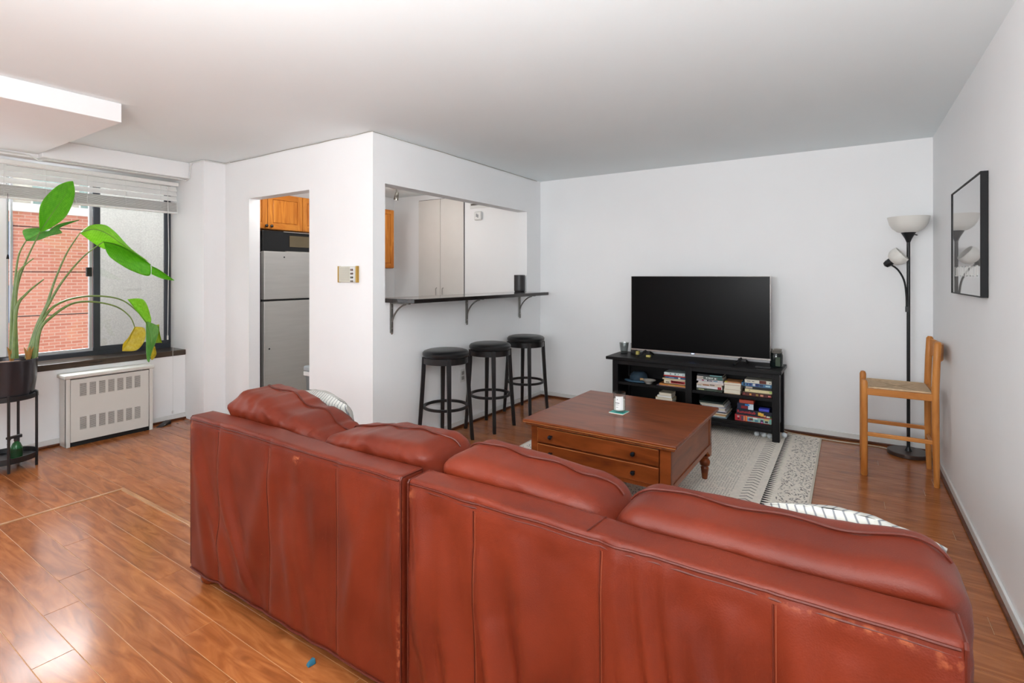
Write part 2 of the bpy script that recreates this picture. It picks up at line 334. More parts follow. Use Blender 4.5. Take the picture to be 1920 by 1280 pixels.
# ceiling-edge cable on the kitchen block
pts = [(-4.9, YK-.006, 2.434)]+[(x, YK-.006, 2.434+random.uniform(-.003, .003)) for x in [-4.6+.2*i for i in range(9)]]+[(XP+.005, YK-.005, 2.434)]+[(XP+.006, YK+.2*i, 2.434+random.uniform(-.003, .003)) for i in range(13)]
tag(build('ceiling_edge_cable', G().tube(pts, .0028, 5), mat('aged_cable', (168, 164, 154), .6)), 'thin grey cable tucked along the ceiling edge of the kitchen wall', 'cable')
sens = thing('ceiling_sensor', (-4.55, .72, 2.3), 'small white ceiling hook plate with dark tip on the dropped box', 'sensor')
build('plate', B(-4.7, -4.53, .75, .785, 2.313, 2.323), TRIMW, sens, bevel=.002); build('tip', B(-4.56, -4.52, .752, .783, 2.305, 2.313), mat('green_tip', (60, 90, 70), .4), sens, bevel=.002)

# ------------------------------------------------------------------ outside
def brickmat():
    m = bpy.data.materials.new('brick_face'); m.use_nodes = True; nt = m.node_tree; N = nt.nodes; L = nt.links; b = N['Principled BSDF']; b.inputs['Roughness'].default_value = .85
    tc = N.new('ShaderNodeTexCoord'); sp = N.new('ShaderNodeSeparateXYZ'); cb = N.new('ShaderNodeCombineXYZ'); L.new(tc.outputs['Object'], sp.inputs[0]); L.new(sp.outputs[1], cb.inputs[0]); L.new(sp.outputs[2], cb.inputs[1])
    br = N.new('ShaderNodeTexBrick'); L.new(cb.outputs[0], br.inputs['Vector']); br.inputs['Scale'].default_value = 1; br.inputs['Brick Width'].default_value = .215; br.inputs['Row Height'].default_value = .075; br.inputs['Mortar Size'].default_value = .009
    br.inputs['Color1'].default_value = lin((186, 122, 100)); br.inputs['Color2'].default_value = lin((170, 104, 84)); br.inputs['Mortar'].default_value = lin((186, 150, 132)); L.new(br.outputs[0], b.inputs['Base Color'])
    return m
bb = thing('brick_building', (-16, 4, -6), 'red brick building seen through the left window pane', 'building')
build('brick_wall', B(-16.6, -16, -4, 11, -6, 2.85), brickmat(), bb)
STN = mat('pale_stone', (214, 210, 202), .8); g = G()
build('coping', B(-16.7, -15.9, -4, 11, 2.85, 3.04), STN, bb)
for z in (2.5, 1.45, .42, -.6): build('control_joint', B(-16.02, -15.995, -4, 11, z, z+.018), DARKN, bb)
for z in (1.75, .3, -1.3):
    f_ = build('window', B(-16.02, -15.96, 3.0, 3.68, z, z+.85), mat('blue_window_frame', (70, 84, 110), .5), bb); build('pane', B(-15.97, -15.95, 3.05, 3.62, z+.05, z+.8), mat('dark_pane', (90, 104, 130), .1), f_)
build('upper_wall', B(-16.6, -16.3, -4, 11, 3.04, 4.6), mat('cream_render', (214, 208, 194), .8), bb)
for z in (3.14, 3.24, 3.34): build('roof_rail', B(-16.05, -16.03, -4, 11, z, z+.03), mat('rail_grey', (150, 148, 145), .6), bb)
for k in range(16): build('rail_post', B(-16.06, -16.02, 2.2+k*.45, 2.24+k*.45, 3.04, 3.42), STN, bb)
for k in range(6): f_ = build('window', B(-16.31, -16.27, 3.2+k*.9, 3.75+k*.9, 3.08, 4.2), mat('teal_pane', (150, 176, 170), .3), bb)

# ------------------------------------------------------------------ radiator cover
RADW = mat('radiator_enamel', (214, 213, 207), .4, var=.02)
rad = thing('radiator_cover', (-5.25, 1.81, 0), 'white metal radiator cover with louvred vents below the window', 'radiator')
rx = -5.19
build('front_panel', B(rx-.015, rx, 1.535, 2.085, .035, .535), RADW, rad, bevel=.003)
build('side_panel', G().box(XW+.014, rx-.001, 1.505, 1.532, .0, .54).box(rx-.02, rx+.004, 1.505, 1.532, 0, .545), RADW, rad, bevel=.003)
build('side_panel', G().box(XW+.014, rx-.001, 2.088, 2.115, .0, .54).box(rx-.02, rx+.004, 2.088, 2.115, 0, .545), RADW, rad, bevel=.003)
build('top_cover', B(XW+.002, rx+.02, 1.49, 2.125, .545, .575), RADW, rad, bevel=.008)
build('plinth_gap', B(rx-.06, rx-.012, 1.535, 2.085, .0, .034), DARKN, rad)
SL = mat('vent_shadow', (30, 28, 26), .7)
for zb, n_ in ((.395, 7), (.125, 7)):
    for i in range(7):
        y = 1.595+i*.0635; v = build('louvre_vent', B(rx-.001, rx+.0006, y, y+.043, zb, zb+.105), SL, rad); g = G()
        for k in range(13): g.box(rx, rx+.003, y-.001, y+.044, zb+.002+k*.0082, zb+.0062+k*.0082)
        tag(build('louvre', g, RADW, v), kind='stuff')
# ------------------------------------------------------------------ plant stand, pot, plant, spray bottle
PC = Vector((-5.02, 1.12, 0))
st = thing('plant_stand', PC, 'black metal two-tier round plant stand by the window wall', 'plant stand')
for a in (-8, 55, 145, 235):
    a = math.radians(a); d = Vector((math.cos(a), math.sin(a), 0)); build('leg', G().tube([PC+d*.172+Vector((0, 0, 0)), PC+d*.172+Vector((0, 0, .535))], .0085, 4), BLACKM, st)
build('tray', G().lathe([(.165, .06), (.17, .06), (.172, .10), (.166, .10), (.163, .068), (.001, .068)], PC, 40), BLACKM, st, smooth=True)
build('top_ring', G().lathe([(.001, .49), (.165, .49), (.172, .495), (.172, .525), (.166, .525), (.164, .505), (.001, .505)], PC, 40), BLACKM, st, smooth=True)
pot = thing('plant_pot', PC+Vector((0, 0, .506)), 'dark grey glossy round pot holding the tall plant', 'pot')
build('pot_body', G().lathe([(.001, .506), (.13, .506), (.150, .52), (.162, .62), (.170, .765), (.165, .772), (.158, .765), (.152, .72), (.001, .72)], PC, 48), mat('glazed_charcoal', (52, 50, 54), .22, .3, var=.15, vscale=5), pot, smooth=True)
soil = build('soil', G().lathe([(.151, .735), (.1, .748), (.001, .75)], PC, 32), mat('bark_mulch', (112, 84, 68), .95, var=.6, vscale=60, bump=.8, bscale=60), pot, smooth=True)
def leafmat(name, a, b_, tr=.5):
    m = bpy.data.materials.new(name); m.use_nodes = True; nt = m.node_tree; N = nt.nodes; L = nt.links; b = N['Principled BSDF']
    at = N.new('ShaderNodeAttribute'); at.attribute_name = 'vein'; wv = N.new('ShaderNodeMath'); wv.operation = 'MULTIPLY'; wv.inputs[1].default_value = 210; L.new(at.outputs['Fac'], wv.inputs[0])
    sn = N.new('ShaderNodeMath'); sn.operation = 'SINE'; L.new(wv.outputs[0], sn.inputs[0]); mr = N.new('ShaderNodeMapRange'); mr.inputs[1].default_value = -1; mr.inputs[3].default_value = .42; mr.inputs[4].default_value = .58; L.new(sn.outputs[0], mr.inputs[0])
    nz = N.new('ShaderNodeTexNoise'); nz.inputs['Scale'].default_value = 9; mx = N.new('ShaderNodeMath'); L.new(nz.outputs[0], mx.inputs[0]); L.new(mr.outputs[0], mx.inputs[1]); mx.operation = 'ADD'
    m2 = N.new('ShaderNodeMath'); m2.operation = 'MULTIPLY'; m2.inputs[1].default_value = .5; L.new(mx.outputs[0], m2.inputs[0])
    cr = N.new('ShaderNodeValToRGB'); cr.color_ramp.elements[0].position = .35; cr.color_ramp.elements[1].position = .65; cr.color_ramp.elements[0].color = lin(a); cr.color_ramp.elements[1].color = lin(b_); L.new(m2.outputs[0], cr.inputs[0])
    L.new(cr.outputs[0], b.inputs['Base Color']); b.inputs['Roughness'].default_value = .35
    tl = N.new('ShaderNodeBsdfTranslucent'); L.new(cr.outputs[0], tl.inputs[0]); ms = N.new('ShaderNodeMixShader'); ms.inputs[0].default_value = tr; L.new(b.outputs[0], ms.inputs[1]); L.new(tl.outputs[0], ms.inputs[2]); L.new(ms.outputs[0], N['Material Output'].inputs[0])
    return m
LG = leafmat('leaf_green', (104, 190, 36), (138, 216, 56)); LL = leafmat('leaf_light', (140, 205, 50), (180, 230, 90)); LP = leafmat('leaf_pale', (120, 180, 100), (160, 210, 130)); LY = leafmat('leaf_yellow', (210, 190, 50), (236, 226, 110)); LB = leafmat('leaf_fading', (140, 190, 60), (206, 212, 80))
STEM = mat('petiole', (112, 136, 72), .4, var=.2, vscale=20); MID = mat('midrib', (120, 150, 70), .4)
plant = thing('bird_of_paradise_plant', PC+Vector((0, 0, .735)), 'tall leafy plant with arching stems and large green leaves in the dark pot', 'plant')
q = lambda x, y: (x/3.2, 300+y/3.2)
def poly(pts, xs):
    out = []
    for i, p in enumerate(pts):
        t = i/(len(pts)-1); X = xs[0]+(xs[1]-xs[0])*t; out.append(onX(*q(*p), X))
    return out
def smoothpath(ps, n=8):
    ps = [ps[0]]+list(ps)+[ps[-1]]; out = []
    for i in range(1, len(ps)-2):
        for k in range(n):
            t = k/n; a, b, c, d = ps[i-1], ps[i], ps[i+1], ps[i+2]
            out.append(.5*((2*b)+(c-a)*t+(2*a-5*b+4*c-d)*t*t+(3*b-a-3*c+d)*t**3))
    out.append(ps[-2]); return out
def stem(pts, xs, r0=.010, r1=.0035, n=8):
    P = smoothpath(poly(pts, xs), n); m = len(P); return build('stem', G().tube(P, [r0+(r1-r0)*i/(m-1) for i in range(m)], 8), STEM, plant, smooth=True)
def resample(pts, n):
    L_ = [0]
    for i in range(1, len(pts)): L_.append(L_[-1]+(Vector(pts[i])-Vector(pts[i-1])).length)
    out = []
    for k in range(n):
        s = L_[-1]*k/(n-1); i = 1
        while i < len(pts)-1 and L_[i] < s: i += 1
        t = (s-L_[i-1])/max(1e-9, L_[i]-L_[i-1]); out.append(Vector(pts[i-1]).lerp(Vector(pts[i]), min(1, max(0, t))))
    return out
def leaf(mid, left, right, X, m, fold=.05, curl=.02, rib=True, sign=1):
    """midrib and two margins given as outlines; the blade folds along the midrib and ripples"""
    n = 40; SP = lambda l_: smoothpath([Vector((*p, 0)) for p in l_], 6); A = resample(SP(left), n); M_ = resample(SP(mid), n); C = resample(SP(right), n); k = 7
    vs = []; vein = []
    for i in range(n):
        t = i/(n-1); X0 = X[0]+(X[1]-X[0])*t
        for j in range(2*k+1):
            s = (j-k)/k; p = M_[i].lerp(A[i] if s < 0 else C[i], abs(s))
            dx = sign*fold*(abs(s)**1.3)*math.sin(PI*min(1, t*.9+.08)) + curl*.3*math.sin(22*t+3*s)*abs(s)
            vs.append(onX(*q(p.x, p.y), X0+dx)); vein.append(t+.06*abs(s))
    w_ = 2*k+1; fs = [(i*w_+j, i*w_+j+1, (i+1)*w_+j+1, (i+1)*w_+j) for i in range(n-1) for j in range(w_-1)]
    o = build('leaf', G().add(vs, fs), m, plant, smooth=True, angle=80)
    at = o.data.attributes.new('vein', 'FLOAT', 'POINT'); at.data.foreach_set('value', vein)
    md = o.modifiers.new('s', 'SOLIDIFY'); md.thickness = .0012; md.offset = 0
    if rib:
        P = [onX(*q(p.x, p.y), X[0]+(X[1]-X[0])*i/(n-1)-.001*sign) for i, p in enumerate(M_)]
        build('midrib', G().tube(P, [.004*(1-.7*i/n) for i in range(n)], 6), MID, o, smooth=True)
    return o
stem([(75, 1190), (88, 1000), (100, 780), (150, 620), (240, 430)], (-5.02, -5.06), .013)
l1 = leaf([(240, 430), (300, 340), (370, 240), (438, 128)], [(238, 425), (234, 330), (252, 250), (330, 165), (395, 132), (436, 126)], [(242, 430), (300, 410), (385, 350), (430, 275), (450, 195), (440, 130)], (-5.06, -5.1), LG, fold=.05, sign=1)
stem([(66, 1190), (70, 950), (85, 780), (110, 580), (158, 482)], (-5.04, -5.12), .012)
l2 = leaf([(158, 484), (230, 445), (330, 405), (475, 360)], [(155, 480), (138, 420), (235, 407), (280, 430), (350, 385), (474, 358)], [(160, 486), (225, 482), (300, 455), (374, 436), (356, 408), (476, 361)], (-5.12, -5.16), LP, fold=.06)
stem([(100, 1190), (92, 950), (95, 800), (110, 680), (150, 630), (200, 590)], (-4.98, -5.0), .012)
stem([(85, 1190), (98, 900), (160, 800), (262, 715)], (-4.97, -4.98), .014, .004)
stem([(160, 1190), (220, 1000), (280, 870), (330, 720), (400, 560), (480, 437)], (-5.08, -5.12), .013)
l5 = leaf([(480, 437), (560, 415), (640, 440), (740, 510), (885, 605)], [(480, 435), (540, 392), (625, 388), (690, 430), (785, 530), (885, 603)], [(480, 438), (560, 498), (630, 535), (660, 520), (760, 545), (885, 607)], (-5.12, -5.2), LL, fold=-.05)
stem([(175, 1190), (230, 990), (300, 850), (380, 720), (500, 580), (620, 490)], (-5.05, -5.06), .013)
l6 = leaf([(620, 490), (700, 510), (800, 560), (900, 630)], [(620, 488), (705, 505), (802, 552), (908, 628)], [(622, 493), (650, 570), (720, 625), (800, 668), (895, 695), (905, 640)], (-5.06, -5.08), LG, fold=.08)
leaf([(910, 640), (960, 665), (1045, 722)], [(908, 634), (960, 660), (1045, 720)], [(908, 684), (975, 712), (1045, 723)], (-5.08, -5.09), LG, fold=.03)
stem([(205, 1190), (215, 1060), (290, 910), (400, 840), (560, 815), (720, 835), (820, 905), (878, 975)], (-5.03, -5.08), .012)
leaf([(800, 870), (850, 930), (880, 980)], [(765, 835), (835, 925), (878, 982)], [(765, 834), (862, 838), (905, 940), (905, 975)], (-5.07, -5.08), LL, fold=.04, rib=False)
l7 = leaf([(878, 975), (905, 1090), (893, 1212)], [(876, 970), (876, 1100), (880, 1190), (892, 1213)], [(885, 968), (950, 1000), (942, 1070), (912, 1150), (896, 1212)], (-5.08, -5.1), LP, fold=.05)
leaf([(925, 990), (950, 1040), (960, 1095)], [(905, 985), (932, 1050), (935, 1098)], [(955, 985), (958, 1030), (972, 1097)], (-5.13, -5.14), LB, fold=.03, rib=False)
leaf([(915, 1115), (925, 1155), (912, 1198)], [(905, 1118), (900, 1160), (908, 1198)], [(930, 1118), (938, 1165), (915, 1199)], (-5.12, -5.13), LY, fold=.02, rib=False)
stem([(215, 1190), (240, 1020), (310, 940), (430, 862), (560, 850), (700, 880), (780, 940), (808, 1002)], (-5.0, -5.05), .012)
l8 = leaf([(808, 1002), (775, 1070), (735, 1145)], [(806, 1002), (770, 1065), (740, 1100), (733, 1145)], [(812, 1000), (868, 1010), (868, 1080), (820, 1140), (735, 1146)], (-5.05, -5.08), LY, fold=.06)
for x, y in ((70, 1190), (170, 1190)):
    p = onX(*q(x, y), -5.03); g = G()
    for k in range(5): a = k*1.3; g.tube([p+Vector((0, 0, -.015)), p+Vector((.012*math.cos(a), .016*math.sin(a), .05)), p+Vector((.02*math.cos(a), .03*math.sin(a), .085))], [.012, .008, .001], 6)
    build('dry_sheath', g, mat('dry_sheath', (176, 128, 66), .8), plant, smooth=True)
SB = Vector((-4.975, 1.165, .068))
sp = thing('spray_bottle', SB, 'green plastic spray bottle with black trigger on the lower stand tray', 'bottle')
GRN = mat('green_plastic', (22, 110, 50), .12, var=.1, trans=.3)
build('bottle_body', G().lathe([(.001, 0), (.030, 0), (.033, .01), (.033, .075), (.022, .105), (.012, .115), (.012, .125), (.001, .125)], SB, 24), GRN, sp, smooth=True)
build('label', G().lathe([(.0335, .012), (.0335, .07)], SB, 24, cap=False), mat('bottle_label', (26, 60, 30), .4), sp, smooth=True)
build('trigger_head', G().cyl(SB+Vector((0, 0, .12)), .014, .022).add([SB+Vector(v) for v in [(-.01, -.055, .142), (.01, -.055, .142), (.012, .03, .142), (-.012, .03, .142), (-.008, -.055, .158), (.008, -.055, .158), (.011, .03, .166), (-.011, .03, .166)]], [(0, 3, 2, 1), (4, 5, 6, 7), (0, 1, 5, 4), (1, 2, 6, 5), (2, 3, 7, 6), (3, 0, 4, 7)]), BLACKM, sp, bevel=.004)
build('trigger', G().tube([SB+Vector((0, -.03, .145)), SB+Vector((0, -.04, .125)), SB+Vector((0, -.048, .105))], [.006, .005, .003], 8), BLACKM, sp, smooth=True)
ds = G().hexa([Vector(v) for v in [(-5.22, 2.15, 0), (-5.19, 2.19, 0), (-5.25, 2.29, 0), (-5.29, 2.26, 0), (-5.22, 2.15, .004), (-5.19, 2.19, .004), (-5.25, 2.29, .032), (-5.29, 2.26, .032)]])
tag(build('door_wedge', ds, BLACKM, bevel=.003), 'black rubber wedge lying on the floor right of the radiator', 'doorstop')

# ------------------------------------------------------------------ kitchen seen through door and pass-through
OAK = wood('honey_oak', (176, 98, 28), (216, 140, 56), .3, 3, 'Z', dark=(190, 112, 38)); OAKX = wood('honey_oak_rail', (176, 98, 28), (216, 140, 56), .3, 3, 'Y', dark=(190, 112, 38))
def cab_door(par, X, y0, y1, z0, z1, knob=None):
    d = build('door', B(X-.018, X-.012, y0, y1, z0, z1), OAK, par)
    for a, b_ in ((y0, y0+.055), (y1-.055, y1)): build('door_stile', B(X-.012, X, a, b_, z0, z1), OAK, d, bevel=.003)
    for a, b_ in ((z0, z0+.06), (z1-.055, z1)): build('door_rail', B(X-.012, X, y0+.055, y1-.055, a, b_), OAKX, d, bevel=.003)
    build('door_panel', B(X-.012, X-.004, y0+.062, y1-.062, z0+.068, z1-.063), OAK, d, bevel=.012)
    if knob: build('knob', G().lathe([(.006, 0), (.006, .012), (.015, .016), (.015, .026), (.006, .032)], (X, *knob), 20, (1, 0, 0)), mat('black_knob', (20, 20, 20), .15), d, smooth=True)
    return d
uc = thing('upper_cabinet', (-5.1, 3.35, 1.836), 'oak wall cabinet above the refrigerator', 'cabinet')
build('cabinet_body', B(-5.3, -4.919, 2.76, 3.95, 1.836, 2.205), OAK, uc)
for y0, y1, kn in ((2.765, 3.02, (3.0, 1.868)), (3.025, 3.418, (3.055, 1.868)), (3.424, 3.94, None)): cab_door(uc, -4.9, y0, y1, 1.84, 2.2, kn)
uc2 = thing('upper_cabinet', (-5.1, 4.4, 1.461), 'oak wall cabinet seen at the left of the pass-through opening', 'cabinet')
build('cabinet_body', B(-5.3, -4.919, 3.96, 4.751, 1.461, 2.209), OAK, uc2)
cab_door(uc2, -4.9, 3.965, 4.35, 1.465, 2.205); cab_door(uc2, -4.9, 4.355, 4.748, 1.465, 2.205)
STL = mat('stainless_steel', (196, 194, 190), .36, .4, var=.04, vscale=3, stretch=(1, 1, 12))
fr = thing('refrigerator', (-4.98, 3.2, 0), 'stainless steel top-freezer refrigerator in the kitchen doorway', 'refrigerator')
build('body', B(-5.28, -4.765, 2.875, 3.56, .02, 1.59), mat('black_enamel', (18, 18, 20), .4), fr, bevel=.004)
build('freezer_door', B(-4.76, -4.70, 2.862, 3.57, 1.135, 1.605), STL, fr, bevel=.008)
build('fridge_door', B(-4.76, -4.70, 2.862, 3.57, .06, 1.118), STL, fr, bevel=.008)
build('hinge', B(-4.77, -4.72, 2.855, 2.93, 1.118, 1.135), BLACKM, fr)
for y, z in ((3.074, 1.55), (2.916, .658)): build('screw_hole', G().cyl((-4.7, y, z), .008, .0015, 16, (1, 0, 0)), DARKN, fr)
mw = thing('microwave', (-4.95, 3.2, 1.606), 'black microwave oven on top of the refrigerator', 'microwave')
build('housing', B(-5.2, -4.79, 2.90, 3.52, 1.606, 1.815), mat('black_gloss', (12, 12, 13), .12), mw, bevel=.006)
build('door_window', B(-4.79, -4.784, 3.19, 3.42, 1.66, 1.775), mat('smoked_window', (96, 84, 62), .15), mw, bevel=.003)
build('trim_bar', G().box(-4.79, -4.775, 3.12, 3.52, 1.805, 1.812).box(-4.79, -4.76, 3.14, 3.52, 1.607, 1.614), mat('pale_metal', (200, 195, 188), .3, .8), mw, bevel=.002)
tcn = thing('trash_can', (-4.0, 3.05, 0), 'grey trash can with white lid beside the refrigerator', 'trash can')
build('bin_body', G().hexa([Vector(v) for v in [(-4.11, 2.94, 0), (-3.88, 2.94, 0), (-3.88, 3.17, 0), (-4.11, 3.17, 0), (-4.14, 2.91, .49), (-3.85, 2.91, .49), (-3.85, 3.2, .49), (-4.14, 3.2, .49)]]), mat('grey_bin', (120, 124, 126), .4), tcn, bevel=.01)
build('liner', B(-4.148, -3.842, 2.902, 3.208, .462, .50), mat('white_liner', (232, 232, 232), .5), tcn, bevel=.004)
build('lid', B(-4.15, -3.84, 2.9, 3.21, .5, .552), mat('bin_lid', (170, 178, 182), .35), tcn, bevel=.015)
cd1 = thing('door_1', (-4.45, YB, 0), 'pair of tall white closet doors in the kitchen', 'door', kind='structure')
WD = mat('closet_white', (224, 221, 216), .45, var=.015)
build('door_gap', B(-4.83, -4.055, YB-.004, YB-.0005, .01, 2.37), DARKN, cd1)
for a, b_ in ((-4.82, -4.443), (-4.437, -4.062)):
    d = build('door_leaf', B(a, b_, YB-.022, YB-.004, .02, 2.362), WD, cd1, bevel=.002)
    hx = -4.5 if a < -4.5 else -4.39
    build('handle', G().tube([(hx, YB-.025, 1.09), (hx, YB-.045, 1.10), (hx, YB-.045, 1.20), (hx, YB-.025, 1.21)], .005, 8), CHROME, d, smooth=True)
al = thing('smoke_alarm', (-3.83, YB, 2.05), 'white rounded alarm box high on the kitchen wall', 'alarm')
build('alarm_case', G().rbox(-3.885, -3.775, YB-.035, YB-.001, 2.05, 2.16, .02, .008), TRIMW, al, smooth=True)
build('alarm_grille', G().box(-3.85, -3.835, YB-.038, YB-.034, 2.09, 2.13).box(-3.83, -3.815, YB-.038, YB-.034, 2.08, 2.12), mat('alarm_grey', (150, 152, 155), .5), al)
vt = thing('access_panel', (-3.8, YB, 2.2), 'white access panel with dark gap above the alarm', 'panel')
build('panel_plate', B(-3.965, -3.67, YB-.008, YB-.001, 2.2, 2.285), TRIMW, vt, bevel=.002); build('panel_gap', B(-3.95, -3.81, YB-.01, YB-.007, 2.24, 2.26), mat('gap_grey', (90, 86, 82), .6), vt)
tl = thing('track_light', (-4.57, 4.4, H), 'chrome spotlights on the kitchen ceiling track', 'light')
build('track', B(-4.585, -4.555, 3.4, 4.55, H-.02, H-.001), TRIMW, tl)
for y in (3.6, 4.05, 4.47):
    build('spot_head', G().tube([(-4.57, y, H-.02), (-4.57, y, H-.07)], .007, 8).lathe([(.012, -.02), (.022, 0), (.028, .05), (.03, .085), (.026, .085)], (-4.57, y+.01, H-.075), 20, (-.25, .0, -1), cap=True), mat('chrome', (140, 136, 130), .15, 1), tl, smooth=True)
for y in (3.25, 4.47):
    l = bpy.data.lights.new('spot_and_fill_point', 'POINT'); l.energy = 6.5; l.color = (1, .97, .94); l.shadow_soft_size = .12; o = bpy.data.objects.new('spot_and_fill_point', l); COL.objects.link(o); o.location = (-4.3, y-.2, 2.15)  # near point added to brighten the fridge; far one stands for the track spots

# ------------------------------------------------------------------ bar counter
CT = wood('black_laminate_counter', (26, 24, 24), (44, 38, 36), .12, 2, 'Y', coat=.3)
bc = tag(build('bar_counter', G().box(XP-.13, XP+.0, 2.775, 4.838, 1.162, 1.193).box(XP, -2.655, 2.775, 4.79, 1.162, 1.193), CT, bevel=.003), 'long black bar counter through the kitchen pass-through', 'counter')
BRK = mat('bracket_steel', (120, 118, 114), .4, .7)
def bracket():
    t = thing('shelf_bracket', (0, 0, 0), '', 'bracket', world=False)
    build('wall_arm', G().box(.001, .014, -.013, .013, -.236, -.012).cyl((.007, 0, -.236), .013, .007, 16, (0, 1, 0)), BRK, t, bevel=.003)
    build('shelf_arm', B(.001, .20, -.013, .013, -.012, -.001), BRK, t, bevel=.003)
    build('curved_brace', G().tube(smoothpath([Vector(p) for p in [(.014, 0, -.15), (.03, 0, -.11), (.07, 0, -.06), (.12, 0, -.025), (.16, 0, -.012)]], 5), .0065, 8), BRK, t, smooth=True)
    build('screw', G().cyl((.013, 0, -.045), .006, .004, 10, (1, 0, 0)).cyl((.013, 0, -.20), .006, .004, 10, (1, 0, 0)), CHROME, t)
    return t
b0 = bracket()
for i, (y, lb) in enumerate(((2.83, 'grey steel bracket under the near end of the bar counter'), (3.765, 'grey steel bracket under the middle of the bar counter'), (4.68, 'grey steel bracket under the far end of the bar counter'))):
    b = b0 if i == 0 else copy_tree(b0); b.location = (XP, y, 1.162); b['label'] = lb; b['group'] = 'brackets under the bar counter'
ch = thing('candle_holder', (-3.01, 4.76, 1.193), 'black ceramic cylinder standing at the far end of the bar counter', 'vase')
build('cup', G().lathe([(.001, 0), (.052, 0), (.058, .008), (.059, .02), (.059, .18), (.055, .182), (.052, .175), (.052, .03), (.001, .03)], (-3.01, 4.775, 1.193), 36), mat('matte_black_ceramic', (44, 42, 44), .45), ch, smooth=True)
ic = thing('intercom', (-3.21, YK, 1.31), 'beige wall intercom panel with small switches and brass edges', 'intercom')
build('panel', B(-3.318, -3.112, YK-.022, YK-.001, 1.316, 1.438), mat('intercom_beige', (206, 204, 190), .45), ic, bevel=.003)
build('brass_edge', G().box(-3.325, -3.312, YK-.025, YK-.001, 1.314, 1.44), mat('brass', (176, 140, 66), .35, .6), ic, bevel=.002); build('brass_edge', G().box(-3.118, -3.105, YK-.025, YK-.001, 1.314, 1.44), MATS['brass'], ic, bevel=.002)
g = G()
for k in range(11): g.box(-3.30, -3.19, YK-.025, YK-.022, 1.328+k*.0095, 1.332+k*.0095)
build('grille', g, mat('intercom_rib', (190, 188, 176), .5), ic)
build('switch_strip', B(-3.178, -3.125, YK-.026, YK-.022, 1.322, 1.432), TRIMW, ic, bevel=.001)
for k, c in enumerate(((120, 100, 90), (90, 70, 60), (70, 70, 50), (110, 100, 90))):
    build('switch', B(-3.165, -3.142, YK-.036, YK-.026, 1.410-k*.029-.006, 1.410-k*.029+.008), mat('switch_%d' % c[0], c, .4), ic, bevel=.002)
ot = thing('wall_outlet', (XP, 3.71, .4), 'white double socket plate on the wall behind the stools', 'outlet')
build('plate', B(XP+.0005, XP+.006, 3.675, 3.745, .40, .515), TRIMW, ot, bevel=.002)
for z in (.435, .48): build('socket', B(XP+.006, XP+.009, 3.692, 3.728, z-.016, z+.016), mat('socket_grey', (150, 148, 144), .5), ot, bevel=.003)  # socket faces plain grey against the white plate

# ------------------------------------------------------------------ bar stools
BST = mat('stool_black_wood', (20, 18, 20), .3, var=.15); BLE = mat('stool_black_vinyl', (22, 23, 25), .32, bump=.15, bscale=40)
def stool():
    t = thing('bar_stool', (0, 0, 0), '', 'stool', 'black bar stools along the counter', world=False)
    def wav(p, n_):
        return p
    build('seat_cushion', G().lathe([(.001, .765), (.08, .765), (.15, .761), (.178, .752), (.189, .738), (.189, .722), (.182, .708), (.17, .703), (.001, .703)], (0, 0, 0), 48), BLE, t, smooth=True)
    build('apron', G().lathe([(.183, .703), (.183, .655), (.165, .655), (.165, .703)], (0, 0, 0), 48, cap=False), BST, t, smooth=True)
    for sx in (-1, 1):
        for sy in (-1, 1):
            d = Vector((sx, sy, 0)).normalized(); s_ = Vector((-d.y, d.x, 0)); ps = []
            for z, r, w_, th in ((0, .222, .014, .014), (.35, .196, .016, .016), (.60, .181, .018, .016), (.706, .178, .018, .014)):
                ps.append([d*(r-th)-s_*w_+Vector((0, 0, z)), d*(r+th)-s_*w_+Vector((0, 0, z)), d*(r+th)+s_*w_+Vector((0, 0, z)), d*(r-th)+s_*w_+Vector((0, 0, z))])
            gg = G(); vs = [p for r_ in ps for p in r_]; fs = [(0, 3, 2, 1), (12, 13, 14, 15)]
            for i in range(3):
                for k in range(4): a = i*4+k; b_ = i*4+(k+1) % 4; fs.append((a, b_, b_+4, a+4))
            build('leg', gg.add(vs, fs), BST, t, bevel=.003)
    build('foot_ring', G().lathe([(.168, .287), (.186, .287), (.186, .309), (.168, .309), (.168, .287)], (0, 0, 0), 48, cap=False), BST, t, bevel=.003, smooth=True)
    return t
s0 = stool()
for i, (x, y, rz, lb) in enumerate(((-2.776, 3.268, 3, 'black round bar stool nearest the sofa, first of three'), (-2.72, 3.817, 0, 'black round bar stool in the middle of three'), (-2.745, 4.476, -3, 'black round bar stool farthest away, in the corner'))):
    s = s0 if i == 0 else copy_tree(s0); s.location = (x, y, 0); s.rotation_euler.z = math.radians(rz); s['label'] = lb

# ------------------------------------------------------------------ rug
RUG = mat('cream_rug', (240, 232, 220), .95, var=.08, vscale=60, bump=.6, bscale=220)
rug = thing('area_rug', (-1.2, 3.8, 0), 'cream flatweave rug with black dashes and leaf stripes under the coffee table', 'rug')
build('rug_field', B(-2.2, -.19, 2.55, 5.03, .0005, .009), RUG, rug, bevel=.003)
build('rug_binding', G().box(-.2, -.187, 2.548, 5.032, .001, .0105).box(-2.203, -2.19, 2.548, 5.032, .001, .0105), mat('rug_binding', (206, 198, 184), .95), rug, bevel=.002)
INK = mat('rug_black_yarn', (46, 42, 42), .95); INK2 = mat('rug_grey_yarn', (128, 122, 118), .95, var=.4, vscale=8)
def dash(g, x, y, a, l, w_):
    d = Vector((math.cos(a), math.sin(a), 0))*l/2; n_ = Vector((-d.y, d.x, 0)).normalized()*w_/2; c = Vector((x, y, .0092))
    g.add([c-d-n_, c+d-n_, c+d+n_, c-d+n_], [(0, 1, 2, 3)])
def tri(g, x, y, s):
    g.add([(x-s, y-s*.62, .0096), (x+s, y, .0096), (x-s, y+s*.62, .0096)], [(0, 1, 2)])
